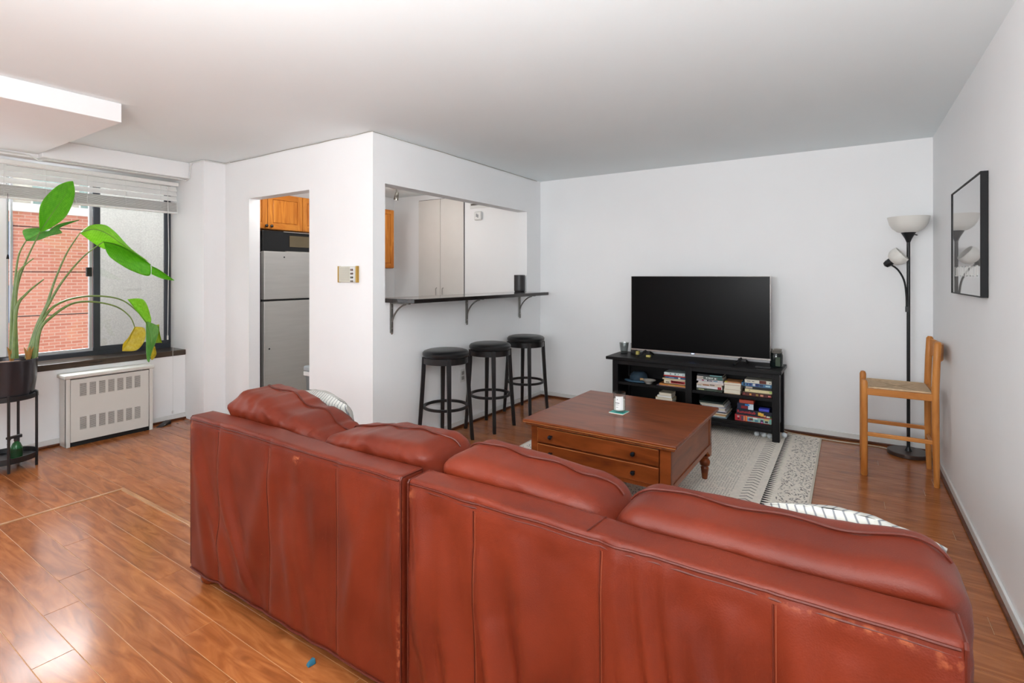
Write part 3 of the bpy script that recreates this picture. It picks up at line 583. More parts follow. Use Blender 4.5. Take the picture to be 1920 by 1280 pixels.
g = G(); rr = random.Random(5)
y = 2.6
for X0 in (-.42, -1.62):
    y = 2.6
    while y < 4.98:
        tri(g, X0, y, .024); y += .036
tag(build('triangle_stripe', g, INK, rug), kind='stuff')
g = G()
for X0 in (-.53, -1.50):
    y = 2.6
    while y < 4.98: dash(g, X0-.014, y, math.radians(35), .05, .009); dash(g, X0+.02, y, math.radians(-35), .05, .009); y += .05
tag(build('leaf_stripe', g, INK2, rug), kind='stuff')
g = G()
for i in range(26):
    for j in range(110):
        X = -.62-i*.0165; Y = 2.58+j*.0222+(.011 if i % 2 else 0)
        if rr.random() < .8: dash(g, X, Y, rr.uniform(-.3, .3)+(0 if j % 2 else PI/2), .011, .0045)
for k in range(3000):
    X = rr.choice((rr.uniform(-.375, -.205), rr.uniform(-2.18, -1.68), rr.uniform(-1.45, -1.07))); Y = rr.uniform(2.57, 5.0)
    zig = (int(Y/.14)+int((X+3)/.09)) % 2
    dash(g, X, Y, math.radians(55 if zig else -55)+rr.uniform(-.2, .2), .016, .0045)
tag(build('yarn_dashes', g, INK2, rug), kind='stuff')

# ------------------------------------------------------------------ coffee table (local frame, then placed)
CTW = wood('chestnut_stain', (92, 40, 18), (144, 72, 34), .3, 2.2, 'X', coat=.06, dark=(118, 56, 22)); CTY = wood('chestnut_stain_side', (92, 42, 16), (150, 78, 34), .34, 2.2, 'Y', coat=.05, dark=(118, 56, 22))
CTL = wood('worn_edge', (150, 84, 38), (200, 134, 74), .35, 6, 'X'); PEW = mat('pewter', (70, 78, 88), .25, .9)
ctb = thing('coffee_table', (-1.215, 3.205, .0098), 'square reddish brown wooden coffee table with drawers and turned feet', 'table', world=False); ctb.rotation_euler.z = math.radians(-1.0)
W2, D2 = .475, .485; T = .47
build('tabletop', B(-W2, W2, -D2, D2, T-.022, T), CTW, ctb, bevel=.007)
build('top_moulding', B(-W2+.012, W2-.012, -D2+.012, D2-.012, T-.036, T-.022), CTY, ctb, bevel=.005)
build('edge_wear', G().tube([(-W2+.004, -D2-.0008, T-.016), (W2-.004, -D2-.0008, T-.016)], .0018, 5), CTL, ctb)
fx, fy = .435, .445; zb = .225
build('carcass', G().box(-fx+.02, fx-.02, -fy+.03, fy-.03, zb-.02, T-.036), CTY, ctb)
for sx in (-1, 1):
    build('side_panel', G().box(min(sx*fx, sx*(fx-.02)), max(sx*fx, sx*(fx-.02)), -fy+.001, -fy+.05, .155, T-.036).box(min(sx*fx, sx*(fx-.02)), max(sx*fx, sx*(fx-.02)), fy-.05, fy-.001, .155, T-.036).box(min(sx*(fx-.004), sx*(fx-.02)), max(sx*(fx-.004), sx*(fx-.02)), -fy+.05, fy-.05, .20, T-.036), CTY, ctb, bevel=.002)
    # shaped apron with bracket curves
    pr = [(-.44, .155), (-.40, .155), (-.385, .175), (-.36, .19), (-.34, .205), (.34, .205), (.36, .19), (.385, .175), (.40, .155), (.44, .155)]
    gg = G(); n_ = len(pr); xa, xb = sx*(fx+.002), sx*(fx-.018)
    vs = [(xa, y_, z_) for y_, z_ in pr]+[(xa, y_, .235) for y_, z_ in pr]+[(xb, y_, z_) for y_, z_ in pr]+[(xb, y_, .235) for y_, z_ in pr]
    fs = []
    for i in range(n_-1): fs += [(i, i+1, n_+i+1, n_+i), (2*n_+i, 3*n_+i, 3*n_+i+1, 2*n_+i+1), (i, 2*n_+i, 2*n_+i+1, i+1), (n_+i, n_+i+1, 3*n_+i+1, 3*n_+i)]
    build('side_apron', gg.add(vs, fs), CTY, ctb)
for sy in (-1, 1):
    Y0, Y1 = (-fy, -fy+.025) if sy < 0 else (fy-.025, fy)
    build('corner_stile', B(-fx, -fx+.045, Y0, Y1, .155, T-.036), CTW, ctb, bevel=.002); build('corner_stile', B(fx-.06, fx, Y0, Y1, .155, T-.036), CTW, ctb, bevel=.002)
    build('drawer_rail', G().box(-fx+.045, fx-.06, Y0+.004, Y1-.001, .205, .229).box(-fx+.045, fx-.06, Y0+.004, Y1-.001, .328, .334).box(-fx+.045, fx-.06, Y0+.004, Y1-.001, .426, T-.036), CTW, ctb, bevel=.001)
for z0, z1 in ((.230, .326), (.335, .425)):
    dr = build('drawer', B(-fx+.049, fx-.064, -fy-.008, -fy+.02, z0, z1), CTW, ctb, bevel=.004)
    build('edge_wear', G().tube([(-fx+.05, -fy-.0085, z1-.003), (fx-.07, -fy-.0085, z1-.003)], .0016, 5).tube([(-fx+.0515, -fy-.0085, z0+.005), (-fx+.0515, -fy-.0085, z1-.003)], .0013, 5), CTL, dr)
    for x in (-.285, .235):
        build('knob', G().lathe([(.006, 0), (.005, .012), (.011, .017), (.0135, .024), (.011, .032), (.001, .035)], (x, -fy-.008, (z0+z1)/2+.002), 20, (0, -1, 0)), PEW, dr, smooth=True)
    d2_ = build('drawer', B(-fx+.049, fx-.064, fy-.02, fy+.008, z0, z1), CTW, ctb, bevel=.004)
LEGP = [(.0, .0), (.017, .0), (.018, .01), (.024, .06), (.026, .072), (.022, .080), (.020, .086), (.03, .092), (.035, .108), (.035, .118), (.028, .132), (.02, .139), (.026, .146), (.028, .155), (.0, .155)]
for sx in (-1, 1):
    for sy in (-1, 1): build('leg', G().lathe(LEGP, (sx*(fx-.035), sy*(fy-.035), 0), 28), CTW, ctb, smooth=True)
co = tag(build('coaster', B(-.05, .05, -.05, .05, 0, .006), mat('coaster_white', (225, 225, 215), .5), bevel=.003), 'white-edged turquoise square coaster on the coffee table', 'coaster')
co.location = (-1.247, 3.19, .4796); co.rotation_euler.z = math.radians(-4)
build('coaster_face', B(-.048, .048, -.048, .048, .006, .0068), mat('turquoise_face', (40, 170, 160), .4), co)
jc = thing('jar_candle', (-1.247, 3.195, .4865), 'clear glass jar candle with white label on the coaster', 'candle')
JG = glassmat('jar_glass', (.93, .95, .95)); c = (-1.247, 3.195, .4865)
build('glass_jar', G().lathe([(.001, 0), (.036, 0), (.040, .006), (.040, .120), (.0385, .126), (.0385, .120), (.038, .012), (.001, .012)], c, 36), JG, jc, smooth=True)
build('wax', G().lathe([(.001, .013), (.0365, .013), (.0365, .078), (.001, .078)], c, 32), mat('white_wax', (236, 234, 228), .5), jc, smooth=True)
lb_ = G(); R0 = .0405
for k in range(13):
    a = math.radians(-90-25+k*6+10); lb_.v += [Vector((c[0]+R0*math.cos(a), c[1]+R0*math.sin(a), c[2]+.018)), Vector((c[0]+R0*math.cos(a), c[1]+R0*math.sin(a), c[2]+.104))]
lb_.f = [(2*k, 2*k+2, 2*k+3, 2*k+1) for k in range(12)]
build('paper_label', lb_, mat('label_paper', (240, 241, 242), .6), jc, smooth=True)
INKP = mat('label_ink', (90, 90, 92), .6)
build('lettering', G().box(c[0]-.006, c[0]+.008, c[1]-.0425, c[1]-.042, c[2]+.034, c[2]+.0355).box(c[0]-.012, c[0]+.016, c[1]-.0425, c[1]-.042, c[2]+.060, c[2]+.064).box(c[0]-.008, c[0]+.012, c[1]-.0425, c[1]-.042, c[2]+.050, c[2]+.0515).box(c[0]-.0, c[0]+.005, c[1]-.0425, c[1]-.042, c[2]+.082, c[2]+.087), INKP, jc)

# ------------------------------------------------------------------ tv stand, tv, things on it
TVB = mat('black_stained_wood', (16, 15, 17), .42, spec=.25, var=.12, vscale=5, stretch=(1, 4, 4))
tv = thing('tv_stand', (-1.2, 4.89, 0), 'long black open-shelf media stand holding books below the television', 'tv stand')
build('top', B(-1.965, -.452, 4.675, 5.1, .563, .592), TVB, tv, bevel=.005)
for x0, x1 in ((-1.905, -1.852), (-.524, -.47)):
    for y0, y1 in ((4.70, 4.75), (5.03, 5.08)): build('leg', B(x0, x1, y0, y1, .0095 if y0 < 5 and x0 > -2 else .0095, .563), TVB, tv, bevel=.002)
build('centre_post', B(-1.218, -1.163, 4.70, 4.73, .08, .563), TVB, tv, bevel=.002)
build('divider', B(-1.2, -1.18, 4.73, 5.06, .11, .563), TVB, tv)
build('top_rail', G().box(-1.852, -1.218, 4.702, 4.722, .522, .563).box(-1.163, -.524, 4.702, 4.722, .522, .563), TVB, tv, bevel=.002)
build('shelf', G().box(-1.87, -1.2, 4.715, 5.06, .33, .355), TVB, tv, bevel=.002); build('shelf', G().box(-1.18, -.5, 4.715, 5.06, .33, .355), TVB, tv, bevel=.002)
build('bottom_shelf', B(-1.87, -.5, 4.71, 5.06, .105, .135), TVB, tv, bevel=.002)
build('bottom_rail', G().box(-1.852, -.524, 4.702, 4.718, .075, .105), TVB, tv, bevel=.002)
build('back_panel', B(-1.87, -.5, 5.06, 5.068, .1, .563), TVB, tv)
build('side_panel', B(-1.885, -1.87, 4.74, 5.04, .105, .563), TVB, tv); build('side_panel', B(-.505, -.49, 4.755, 5.025, .105, .563), TVB, tv)
tvs = thing('television', (-1.17, 4.9, .592), 'large black flat-screen television on the media stand', 'television')
build('screen', B(-1.776, -.559, 4.868, 4.872, .66, 1.359), mat('tv_glass', (4, 4, 5), .3, spec=.12), tvs, bevel=.001)
build('bezel', G().box(-1.782, -.553, 4.869, 4.90, .645, .66).box(-1.779, -1.776, 4.867, 4.90, .66, 1.362).box(-.559, -.556, 4.867, 4.90, .66, 1.362).box(-1.776, -.559, 4.866, 4.90, 1.359, 1.362), mat('tv_silver', (176, 170, 166), .3, .7), tvs, bevel=.001)
build('rear_housing', B(-1.65, -.68, 4.90, 4.95, .70, 1.2), BLACKM, tvs, bevel=.01)
for x in (-1.63, -.78):
    build('foot', G().tube([(x, 4.885, .65), (x-.05, 4.78, .598)], [.012, .009], 6).tube([(x, 4.885, .65), (x+.03, 5.0, .598)], [.012, .009], 6).box(x-.03, x+.03, 4.875, 4.9, .62, .66), BLACKM, tvs)
build('power_light', B(-1.205, -1.185, 4.865, 4.868, .65, .656), mat('power_light', (120, 170, 255), .4, emit=(.3, .5, 1), es=4), tvs)
gl = thing('glass_tumbler', (-1.88, 4.93, .592), 'clear tapered glass tumbler at the left end of the stand', 'glass')
c = (-1.875, 4.93, .592); build('tumbler', G().lathe([(.001, 0), (.034, 0), (.047, .11), (.045, .11), (.033, .012), (.001, .012)], c, 12), glassmat('tumbler_glass', (.72, .74, .74)), gl)
bxk = tag(build('black_box', B(-1.815, -1.77, 4.95, 5.03, .592, .70), BLACKM, bevel=.003), 'small upright black box between tumbler and television', 'box')
st1 = tag(build('sticky_note_pad', B(-1.62, -1.58, 4.83, 4.86, .592, .61), mat('yellow_pad', (206, 192, 110), .7), bevel=.002), 'small yellow pad under the television', 'note pad')
st2 = tag(build('sticky_note_pad', B(-1.755, -1.725, 4.93, 4.97, .592, .625), MATS['yellow_pad'], bevel=.002), 'small yellow pad by the left television foot', 'note pad')
jr = thing('candle_jar', (-.51, 4.93, .592), 'dark green jar candle with glass lid at the right end of the stand', 'candle')
c = (-.515, 4.92, .592); build('jar', G().lathe([(.001, 0), (.047, 0), (.05, .006), (.05, .10), (.044, .118), (.001, .118)], c, 32), mat('dark_green_wax', (20, 30, 30), .12, var=.2), jr, smooth=True)
build('jar_label', G().box(c[0]-.002, c[0]+.034, c[1]-.054, c[1]-.05, c[2]+.012, c[2]+.088), mat('green_label', (44, 62, 40), .5), jr, bevel=.001)
build('lid', G().lathe([(.042, .118), (.046, .122), (.046, .13), (.04, .135), (.042, .152), (.001, .155)], c, 32), mat('smoked_lid', (150, 146, 138), .15, trans=.5), jr, smooth=True)
rc = tag(build('remote_control', B(-.66, -.54, 4.76, 4.80, .592, .607), BLACKM, bevel=.004), 'black remote control lying before the jar candle', 'remote')

# books and games
BK = {}
def bkmat(c): return mat('print_%d_%d_%d' % c, c, .5, var=.04, vscale=30)
PAGE = mat('page_edge', (226, 218, 200), .8, var=.08, vscale=10, stretch=(1, 1, 60))
def book(x0, x1, z, h, col, label, group, y0=4.742, d=.16, kind='book', marks=(), pages=False, name=None):
    x0 += 0; t = thing(name or kind.replace(' ', '_'), ((x0+x1)/2, y0, z), label, kind, group)
    cm = bkmat(col)
    if pages:      # fore-edge faces the room
        build('cover', G().box(x0, x1, y0, y0+d, z, z+.002).box(x0, x1, y0, y0+d, z+h-.0025, z+h-.0005).box(x0, x1, y0+d-.002, y0+d, z, z+h-.0005), cm, t)
        build('pages', B(x0+.002, x1-.002, y0+.002, y0+d-.002, z+.002, z+h-.0025), PAGE, t)
    else:
        build('cover', G().box(x0, x1, y0, y0+.003, z, z+h-.0005).box(x0, x1, y0, y0+d, z, z+.002).box(x0, x1, y0, y0+d, z+h-.0025, z+h-.0005), cm, t, bevel=.0008)
        build('pages', B(x0+.003, x1-.003, y0+.003, y0+d-.003, z+.002, z+h-.0025), PAGE, t)
    for a, b_, lo, hi, c2 in marks:
        W_ = x1-x0; build('spine_mark', B(x0+a*W_, x0+b_*W_, y0-.0008, y0+.001, z+lo*h, z+hi*h), bkmat(c2), t)
    return t
def stack(z, items, group, **k):
    for it in items:
        x0, x1, h, col, label, marks = it[:6]; kw = dict(k); kw.update(it[6] if len(it) > 6 else {})
        book(x0, x1, z, h, col, label, group, marks=marks, **kw); z += h
    return z
GA = 'books stacked on the upper left shelf'
stack(.355, [
 (-1.49, -1.228, .005, (150, 130, 150), 'thin mauve booklet at the bottom of the upper left stack', ()),
 (-1.465, -1.228, .018, (196, 130, 62), 'orange-brown paperback low in the upper left stack', ((.35, .62, .2, .8, (206, 160, 90)),)),
 (-1.45, -1.24, .006, (120, 76, 40), 'thin brown booklet in the upper left stack', ()),
 (-1.42, -1.23, .033, (226, 216, 190), 'cream book with a red title block in the upper left stack', ((.32, .99, .12, .85, (168, 44, 48)), (.36, .62, .4, .7, (240, 190, 190)), (.64, .9, .35, .6, (236, 200, 196)), (.08, .26, .2, .45, (90, 80, 70)))),
 (-1.435, -1.228, .014, (214, 196, 160), 'thin tan paperback above the red title block book', ()),
 (-1.41, -1.228, .017, (50, 84, 124), 'blue paperback with a white badge in the upper left stack', ((.65, .75, .1, .9, (226, 236, 240)), (.18, .45, .35, .65, (130, 160, 190)))),
 (-1.425, -1.228, .011, (190, 44, 40), 'thin red paperback near the top of the upper left stack', ()),
 (-1.42, -1.232, .026, (206, 220, 220), 'pale blue-white book on top of the upper left stack', ((.28, .34, .3, .7, (90, 110, 110)), (.5, .58, .25, .75, (110, 130, 130)), (.66, .7, .3, .7, (100, 130, 130)), (.9, .92, .2, .7, (60, 70, 80)))),
], GA)
GB = 'small books on the lower left shelf'
stack(.135, [(-1.50, -1.34, .04, (120, 80, 60), 'brown book at the bottom of the lower left stack', ()), (-1.495, -1.345, .035, (60, 60, 70), 'dark book low in the lower left stack', ()),
 (-1.50, -1.345, .038, (206, 170, 116), 'thick tan paperback showing page edges on the lower left shelf', (), dict(pages=True)),
 (-1.483, -1.352, .019, (236, 236, 232), 'white booklet on the tan paperback', ()), (-1.468, -1.353, .025, (214, 204, 182), 'cream paperback on top of the lower left stack', (), dict(pages=True))], GB, d=.13)
GC = 'books in the tall stack right of the centre post'
stack(.355, [
 (-1.131, -.917, .022, (46, 56, 44), 'dark green book at the bottom of the centre stack', ((.08, .3, .3, .6, (200, 200, 140)), (.42, .8, .3, .6, (80, 100, 86)))),
 (-1.131, -.917, .021, (224, 222, 224), 'white book with a red square on the spine', ((.83, .97, .02, .98, (170, 20, 34)), (.88, .92, .35, .7, (250, 220, 220)), (.06, .4, .4, .55, (150, 160, 180)))),
 (-1.131, -.92, .018, (214, 198, 180), 'cream book with brown and black blocks', ((.25, .5, .2, .7, (150, 90, 60)), (.53, .72, .5, .85, (60, 50, 50)), (.05, .2, .0, .3, (120, 110, 90)))),
 (-1.12, -.905, .011, (226, 210, 204), 'thin pinkish paperback in the centre stack', ()),
 (-1.115, -.905, .010, (232, 226, 222), 'thin white paperback in the centre stack', ()),
 (-1.13, -.91, .018, (206, 200, 204), 'pale book with blue lettering in the centre stack', ((.2, .28, .2, .8, (150, 60, 90)), (.4, .46, .2, .85, (30, 30, 50)), (.48, .6, .3, .7, (50, 60, 90)), (.64, .8, .3, .7, (50, 120, 150)))),
 (-1.128, -.91, .028, (92, 100, 96), 'grey-green book with white capitals in the centre stack', ((.0, .25, .15, .4, (224, 206, 194)), (.0, .25, .6, .85, (230, 216, 206)), (.35, .40, .3, .7, (220, 226, 222)), (.43, .46, .3, .7, (220, 226, 222)), (.48, .53, .3, .7, (220, 226, 222)), (.56, .61, .3, .7, (210, 220, 216)), (.68, .74, .25, .65, (226, 230, 226)), (.8, .97, .2, .9, (40, 90, 84)))),
 (-1.125, -.915, .016, (26, 28, 36), 'black book with a teal stripe on top of the centre stack', ((.5, .98, .3, .8, (110, 160, 160)),)),
], GC)
z_ = .355+.022+.021+.018+.011+.010+.018
GD = 'page-edge books in the middle of the right upper shelf'
stack(.355, [(-.903, -.771, .036, (196, 160, 104), 'thick tan paperback at the bottom, page edges out', (), dict(pages=True)), (-.9, -.769, .038, (224, 222, 216), 'thick white paperback, page edges out', (), dict(pages=True)),
 (-.903, -.765, .022, (170, 90, 60), 'paperback with an orange cover, page edges out', (), dict(pages=True)), (-.895, -.772, .008, (200, 140, 90), 'thin orange booklet with a yellow-green tab', ((.0, .15, .0, .9, (180, 190, 60)),))], GD, d=.14)
GE = 'books at the right end of the upper shelf'
stack(.355, [
 (-.757, -.531, .026, (78, 24, 24), 'dark red book at the bottom of the right end stack', ((.05, .09, .3, .8, (150, 60, 50)), (.25, .32, .2, .8, (220, 150, 70)), (.47, .55, .2, .8, (170, 140, 70)), (.62, .72, .2, .8, (220, 150, 120)), (.88, .97, .3, .7, (220, 120, 110)))),
 (-.75, -.535, .007, (120, 106, 84), 'thin olive booklet in the right end stack', ()),
 (-.735, -.528, .026, (220, 206, 160), 'cream book with a green tail in the right end stack', ((.9, .99, .3, .8, (160, 200, 100)), (.15, .2, .4, .8, (170, 150, 130)))),
 (-.74, -.529, .021, (24, 24, 26), 'black book with a pale patch in the right end stack', ((.05, .3, .2, .9, (190, 176, 160)),)),
 (-.762, -.531, .029, (74, 120, 160), 'blue patterned book with dark letters in the right end stack', ((.06, .12, .15, .85, (20, 50, 70)), (.17, .22, .3, .8, (30, 40, 90)), (.26, .34, .2, .85, (40, 50, 120)), (.38, .46, .25, .9, (214, 214, 220)), (.47, .58, .15, .9, (36, 50, 110)), (.6, .72, .2, .85, (40, 60, 90)), (.8, .95, .3, .7, (180, 214, 226)))),
 (-.737, -.531, .030, (220, 216, 202), 'white book with a brown block on top of the right end stack', ((.55, .8, .08, .92, (92, 32, 20)), (.08, .22, .4, .6, (120, 116, 104)), (.27, .36, .4, .6, (120, 116, 104)), (.92, .95, .3, .6, (60, 40, 40)))),
], GE)
GF = 'magazines piled on the lower right shelf'
z = .135; cols = [((150, 180, 196), 'pale blue'), ((226, 220, 200), 'cream'), ((190, 150, 100), 'tan'), ((230, 224, 206), 'ivory'), ((40, 60, 90), 'navy'), ((222, 222, 226), 'white glossy'), ((226, 226, 230), 'thick white'), ((190, 192, 200), 'silver grey'), ((226, 226, 222), 'off-white'), ((96, 96, 90), 'grey-edged'), ((24, 40, 36), 'dark green covered')]
pos = ['lowest, ', 'second from the bottom, ', 'third from the bottom, ', 'fourth from the bottom, ', 'fifth from the bottom, ', 'sixth from the bottom, ', 'seventh from the bottom, ', 'below the top three, ', 'third from the top, ', 'just under the top, ', 'topmost, ']
hs_ = [.009, .010, .012, .010, .008, .013, .020, .012, .012, .010, .014]
for k, ((c, nm), h) in enumerate(zip(cols, hs_)):
    dx = random.uniform(-.012, .012)-(.014 if k > 5 else 0)
    book(-1.085+dx, -.885+dx, z, h, c, nm+' magazine in the pile, '+pos[k].rstrip(', '), GF, y0=4.745+random.uniform(-.008, .006), d=.24, kind='magazine', pages=(k in (1, 3, 6, 8, 9)))
    z += h
def gamebox(x0, x1, z0, z1, col, label, y0=4.742, d=.2, name='board_game_box'):
    t = thing(name, ((x0+x1)/2, y0, z0), label, 'game box', 'board games at the right of the lower shelf')
    build('box_base', B(x0+.001, x1-.001, y0+.001, y0+d-.001, z0, z0+(z1-z0)*.5), bkmat(col), t, bevel=.001); build('box_lid', B(x0, x1, y0, y0+d, z0+(z1-z0)*.12, z1), bkmat(col), t, bevel=.001); return t
gb = gamebox(-.815, -.531, .1355, .186, (176, 54, 50), 'red game box with colourful picture side, lowest of the game stack')
g_ = [(.02, .16, .1, .9, (190, 30, 50)), (.08, .13, .25, .45, (30, 20, 30)), (.07, .13, .55, .85, (190, 170, 170)), (.17, .24, .1, .85, (90, 60, 80)), (.25, .27, .1, .9, (240, 200, 150)), (.3, .34, .05, .95, (236, 140, 70)), (.35, .97, .1, .86, (150, 190, 180)), (.36, .44, .2, .6, (80, 130, 190)), (.4, .5, .3, .65, (100, 40, 44)), (.5, .62, .6, .85, (230, 226, 220)), (.55, .64, .15, .5, (80, 140, 160)), (.7, .78, .1, .6, (60, 56, 80)), (.72, .76, .1, .28, (220, 130, 200)), (.8, .93, .55, .85, (200, 180, 110)), (.82, .9, .2, .5, (50, 50, 50)), (.94, .995, .05, .9, (120, 180, 170))]
for k, (a, b_, lo, hi, c2) in enumerate(g_): build('printed_panel', B(-.815+a*.284, -.815+b_*.284, 4.7412-.0002*k*.2, 4.743, .1355+lo*.05, .1355+hi*.05), bkmat(c2), gb)
gr = gamebox(-.803, -.531, .187, .236, (14, 22, 44), 'dark blue rummy tile game box with red lettering')
text('Rummikub', .034, (-.797, 4.7412, .2135), RF, bkmat((232, 60, 62)), gr, .0004, sx=.98)
for k, (x, z) in enumerate(((-.622, .212), (-.603, .208))): build('printed_panel', B(x-.012, x+.012, 4.741-.0003*k, 4.743, z-.013, z+.013), bkmat((226, 180, 70)), gr)
build('printed_panel', B(-.59, -.575, 4.741, 4.743, .192, .206), bkmat((226, 150, 110)), gr); build('printed_panel', B(-.57, -.545, 4.741, 4.743, .19, .202), bkmat((226, 224, 206)), gr); build('printed_panel', B(-.545, -.533, 4.741, 4.743, .19, .202), bkmat((70, 130, 50)), gr)
gd = gamebox(-.795, -.668, .237, .287, (16, 26, 60), 'navy and white card game box with a red patch', d=.1)
build('printed_panel', B(-.71, -.669, 4.7412, 4.743, .239, .285), bkmat((200, 214, 226)), gd); build('printed_panel', B(-.765, -.715, 4.741, 4.743, .243, .265), bkmat((130, 22, 34)), gd); build('printed_panel', B(-.735, -.70, 4.7411, 4.743, .268, .283), bkmat((30, 120, 190)), gd)
gamebox(-.78, -.668, .2875, .315, (172, 66, 44), 'small red-orange card box on top of the game stack', d=.09)
gamebox(-.628, -.55, .237, .258, (66, 76, 196), 'small bright blue card box on the rummy game box', d=.06)
# cap, bowl, red ball
cp = thing('baseball_cap', (-1.71, 4.85, .356), 'dark blue cap lying on the upper left shelf', 'cap')
g = G(); prof = [(.085, 0), (.084, .03), (.074, .06), (.05, .082), (.001, .09)]
build('crown', G().lathe(prof, (-1.70, 4.86, .356), 28, cap=False), mat('navy_cloth', (36, 56, 72), .8), cp, smooth=True, solid=.003)
vs = []; fs = []
for i in range(13):
    a = math.radians(180+i*10+15)
    for r, dz in ((.08, .012), (.115, .008), (.14, -.0)): vs.append((-1.70+r*math.cos(a)*1.0, 4.86+r*math.sin(a)*.8, .358+dz))
for i in range(12):
    for k in range(2): a = i*3+k; fs.append((a, a+1, a+4, a+3))
build('brim', G().add(vs, fs), mat('brim_blue', (60, 92, 116), .7), cp, smooth=True, solid=.003)
build('badge', B(-1.66, -1.625, 4.775, 4.785, .375, .395), mat('tan_badge', (186, 150, 100), .7), cp, bevel=.003)
bw = tag(build('metal_bowl', G().lathe([(.001, 0), (.028, 0), (.03, .004), (.045, .02), (.066, .03), (.068, .032), (.064, .033), (.043, .024), (.026, .008), (.001, .008)], (0, 0, 0), 36), mat('polished_bowl', (222, 216, 208), .25, .35), smooth=True), 'small shiny metal bowl on the upper left shelf', 'bowl'); bw.location = (-1.575, 4.775, .3555)
rb = tag(build('red_ball', G().lathe([(.028*math.sin(PI*k/12)+.0001, .028-.028*math.cos(PI*k/12)) for k in range(13)], (0, 0, 0), 24), mat('dull_red', (110, 34, 26), .6), smooth=True), 'small dark red ball on the lower left shelf', 'ball'); rb.location = (-1.275, 4.79, .135)
bal = [(-.652, 4.80), (-.597, 4.80), (-.553, 4.79), (-.452, 4.88), (-.615, 4.85)]
blb = ['white ball under the stand, leftmost in front', 'white ball under the stand, middle of the front three', 'white ball under the stand beside the right leg', 'white ball on the rug right of the stand leg', 'white ball under the stand, behind the other three']
o0 = None
for (x, y), l_ in zip(bal, blb):
    if o0 is None: o0 = o = build('white_ball', G().lathe([(.0215*math.sin(PI*k/14)+.0001, .0215-.0215*math.cos(PI*k/14)) for k in range(15)], (0, 0, 0), 28), mat('ball_white', (220, 226, 230), .35, bump=.3, bscale=160), smooth=True, angle=80)
    else: o = o0.copy(); COL.objects.link(o)
    o.location = (x, y, .0093); tag(o, l_, 'ball', 'white balls below the media stand')
cps = [Vector(p) for p in [(-.50, 5.10, .02), (-.47, 5.085, .012), (-.42, 5.07, .006), (-.3, 5.045, .006), (-.15, 5.03, .006), (.02, 5.03, .006), (.12, 5.045, .006), (.22, 5.04, .006), (.262, 5.02, .006)]]
tag(build('power_cord', G().tube(smoothpath(cps), .0045, 6), mat('beige_cord', (206, 192, 168), .5), smooth=True), 'beige power cord along the back wall to the floor lamp', 'cord')
cps = [Vector(p) for p in [(-.44, 5.06, .006), (-.40, 5.02, .006), (-.43, 4.985, .006), (-.48, 5.0, .006)]]
tag(build('cord_coil', G().tube(smoothpath(cps), .004, 6), MATS['beige_cord'], smooth=True), 'short loop of beige cord by the back leg of the stand', 'cord')

# ------------------------------------------------------------------ floor lamp
LM = mat('lamp_dark_metal', (34, 36, 38), .35, .4); FRO = mat('frosted_shade', (226, 224, 218), .45, var=.02)
LC = Vector((.383, 4.965, 0))
lp = thing('floor_lamp', LC, 'tall black torchiere lamp with frosted bowl and side reading light', 'lamp')
build('base', G().lathe([(.001, 0), (.128, 0), (.133, .004), (.133, .026), (.128, .03), (.001, .03)], LC, 48), mat('lamp_base_brown', (64, 50, 44), .35), lp, smooth=True)
build('pole', G().tube([LC+Vector((0, 0, .03)), LC+Vector((0, 0, 1.64))], .0115, 14).lathe([(.024, .03), (.014, .05), (.012, .06)], LC, 20), LM, lp, smooth=True)
build('socket_cup', G().lathe([(.012, 1.62), (.017, 1.635), (.026, 1.656), (.038, 1.678), (.048, 1.697), (.001, 1.70)], LC, 28), LM, lp, smooth=True)
build('switch', G().tube([LC+Vector((.035, 0, 1.68)), LC+Vector((.055, 0, 1.674))], .004, 8), LM, lp)
build('lamp_shade', G().lathe([(.04, 1.694), (.07, 1.702), (.10, 1.727), (.12, 1.76), (.130, 1.80), (.133, 1.815), (.129, 1.815), (.117, 1.765), (.097, 1.733), (.068, 1.708), (.001, 1.70)], LC, 48, cap=False), FRO, lp, smooth=True)
arm = smoothpath([LC+Vector(p) for p in [(-.012, -.012, 1.10), (-.014, -.014, 1.22), (-.028, -.016, 1.33), (-.065, -.02, 1.41), (-.11, -.025, 1.452)]], 8)
build('reading_arm', G().tube(arm, .0065, 10).box(LC.x-.02, LC.x+.004, LC.y-.02, LC.y, 1.09, 1.13), LM, lp, smooth=True)
ax = Vector((.62, -.15, .52)).normalized(); sc = LC+Vector((-.135, -.028, 1.455))
sk = build('reading_socket', G().lathe([(.006, -.02), (.022, -.012), (.027, .01), (.028, .04), (.022, .048)], sc, 24, ax), LM, lp, smooth=True)
build('reading_shade', G().lathe([(.02, .035), (.045, .045), (.062, .07), (.066, .10), (.06, .125), (.057, .125), (.062, .10), (.058, .073), (.04, .05), (.001, .045)], sc, 36, ax, cap=False), FRO, lp, smooth=True)

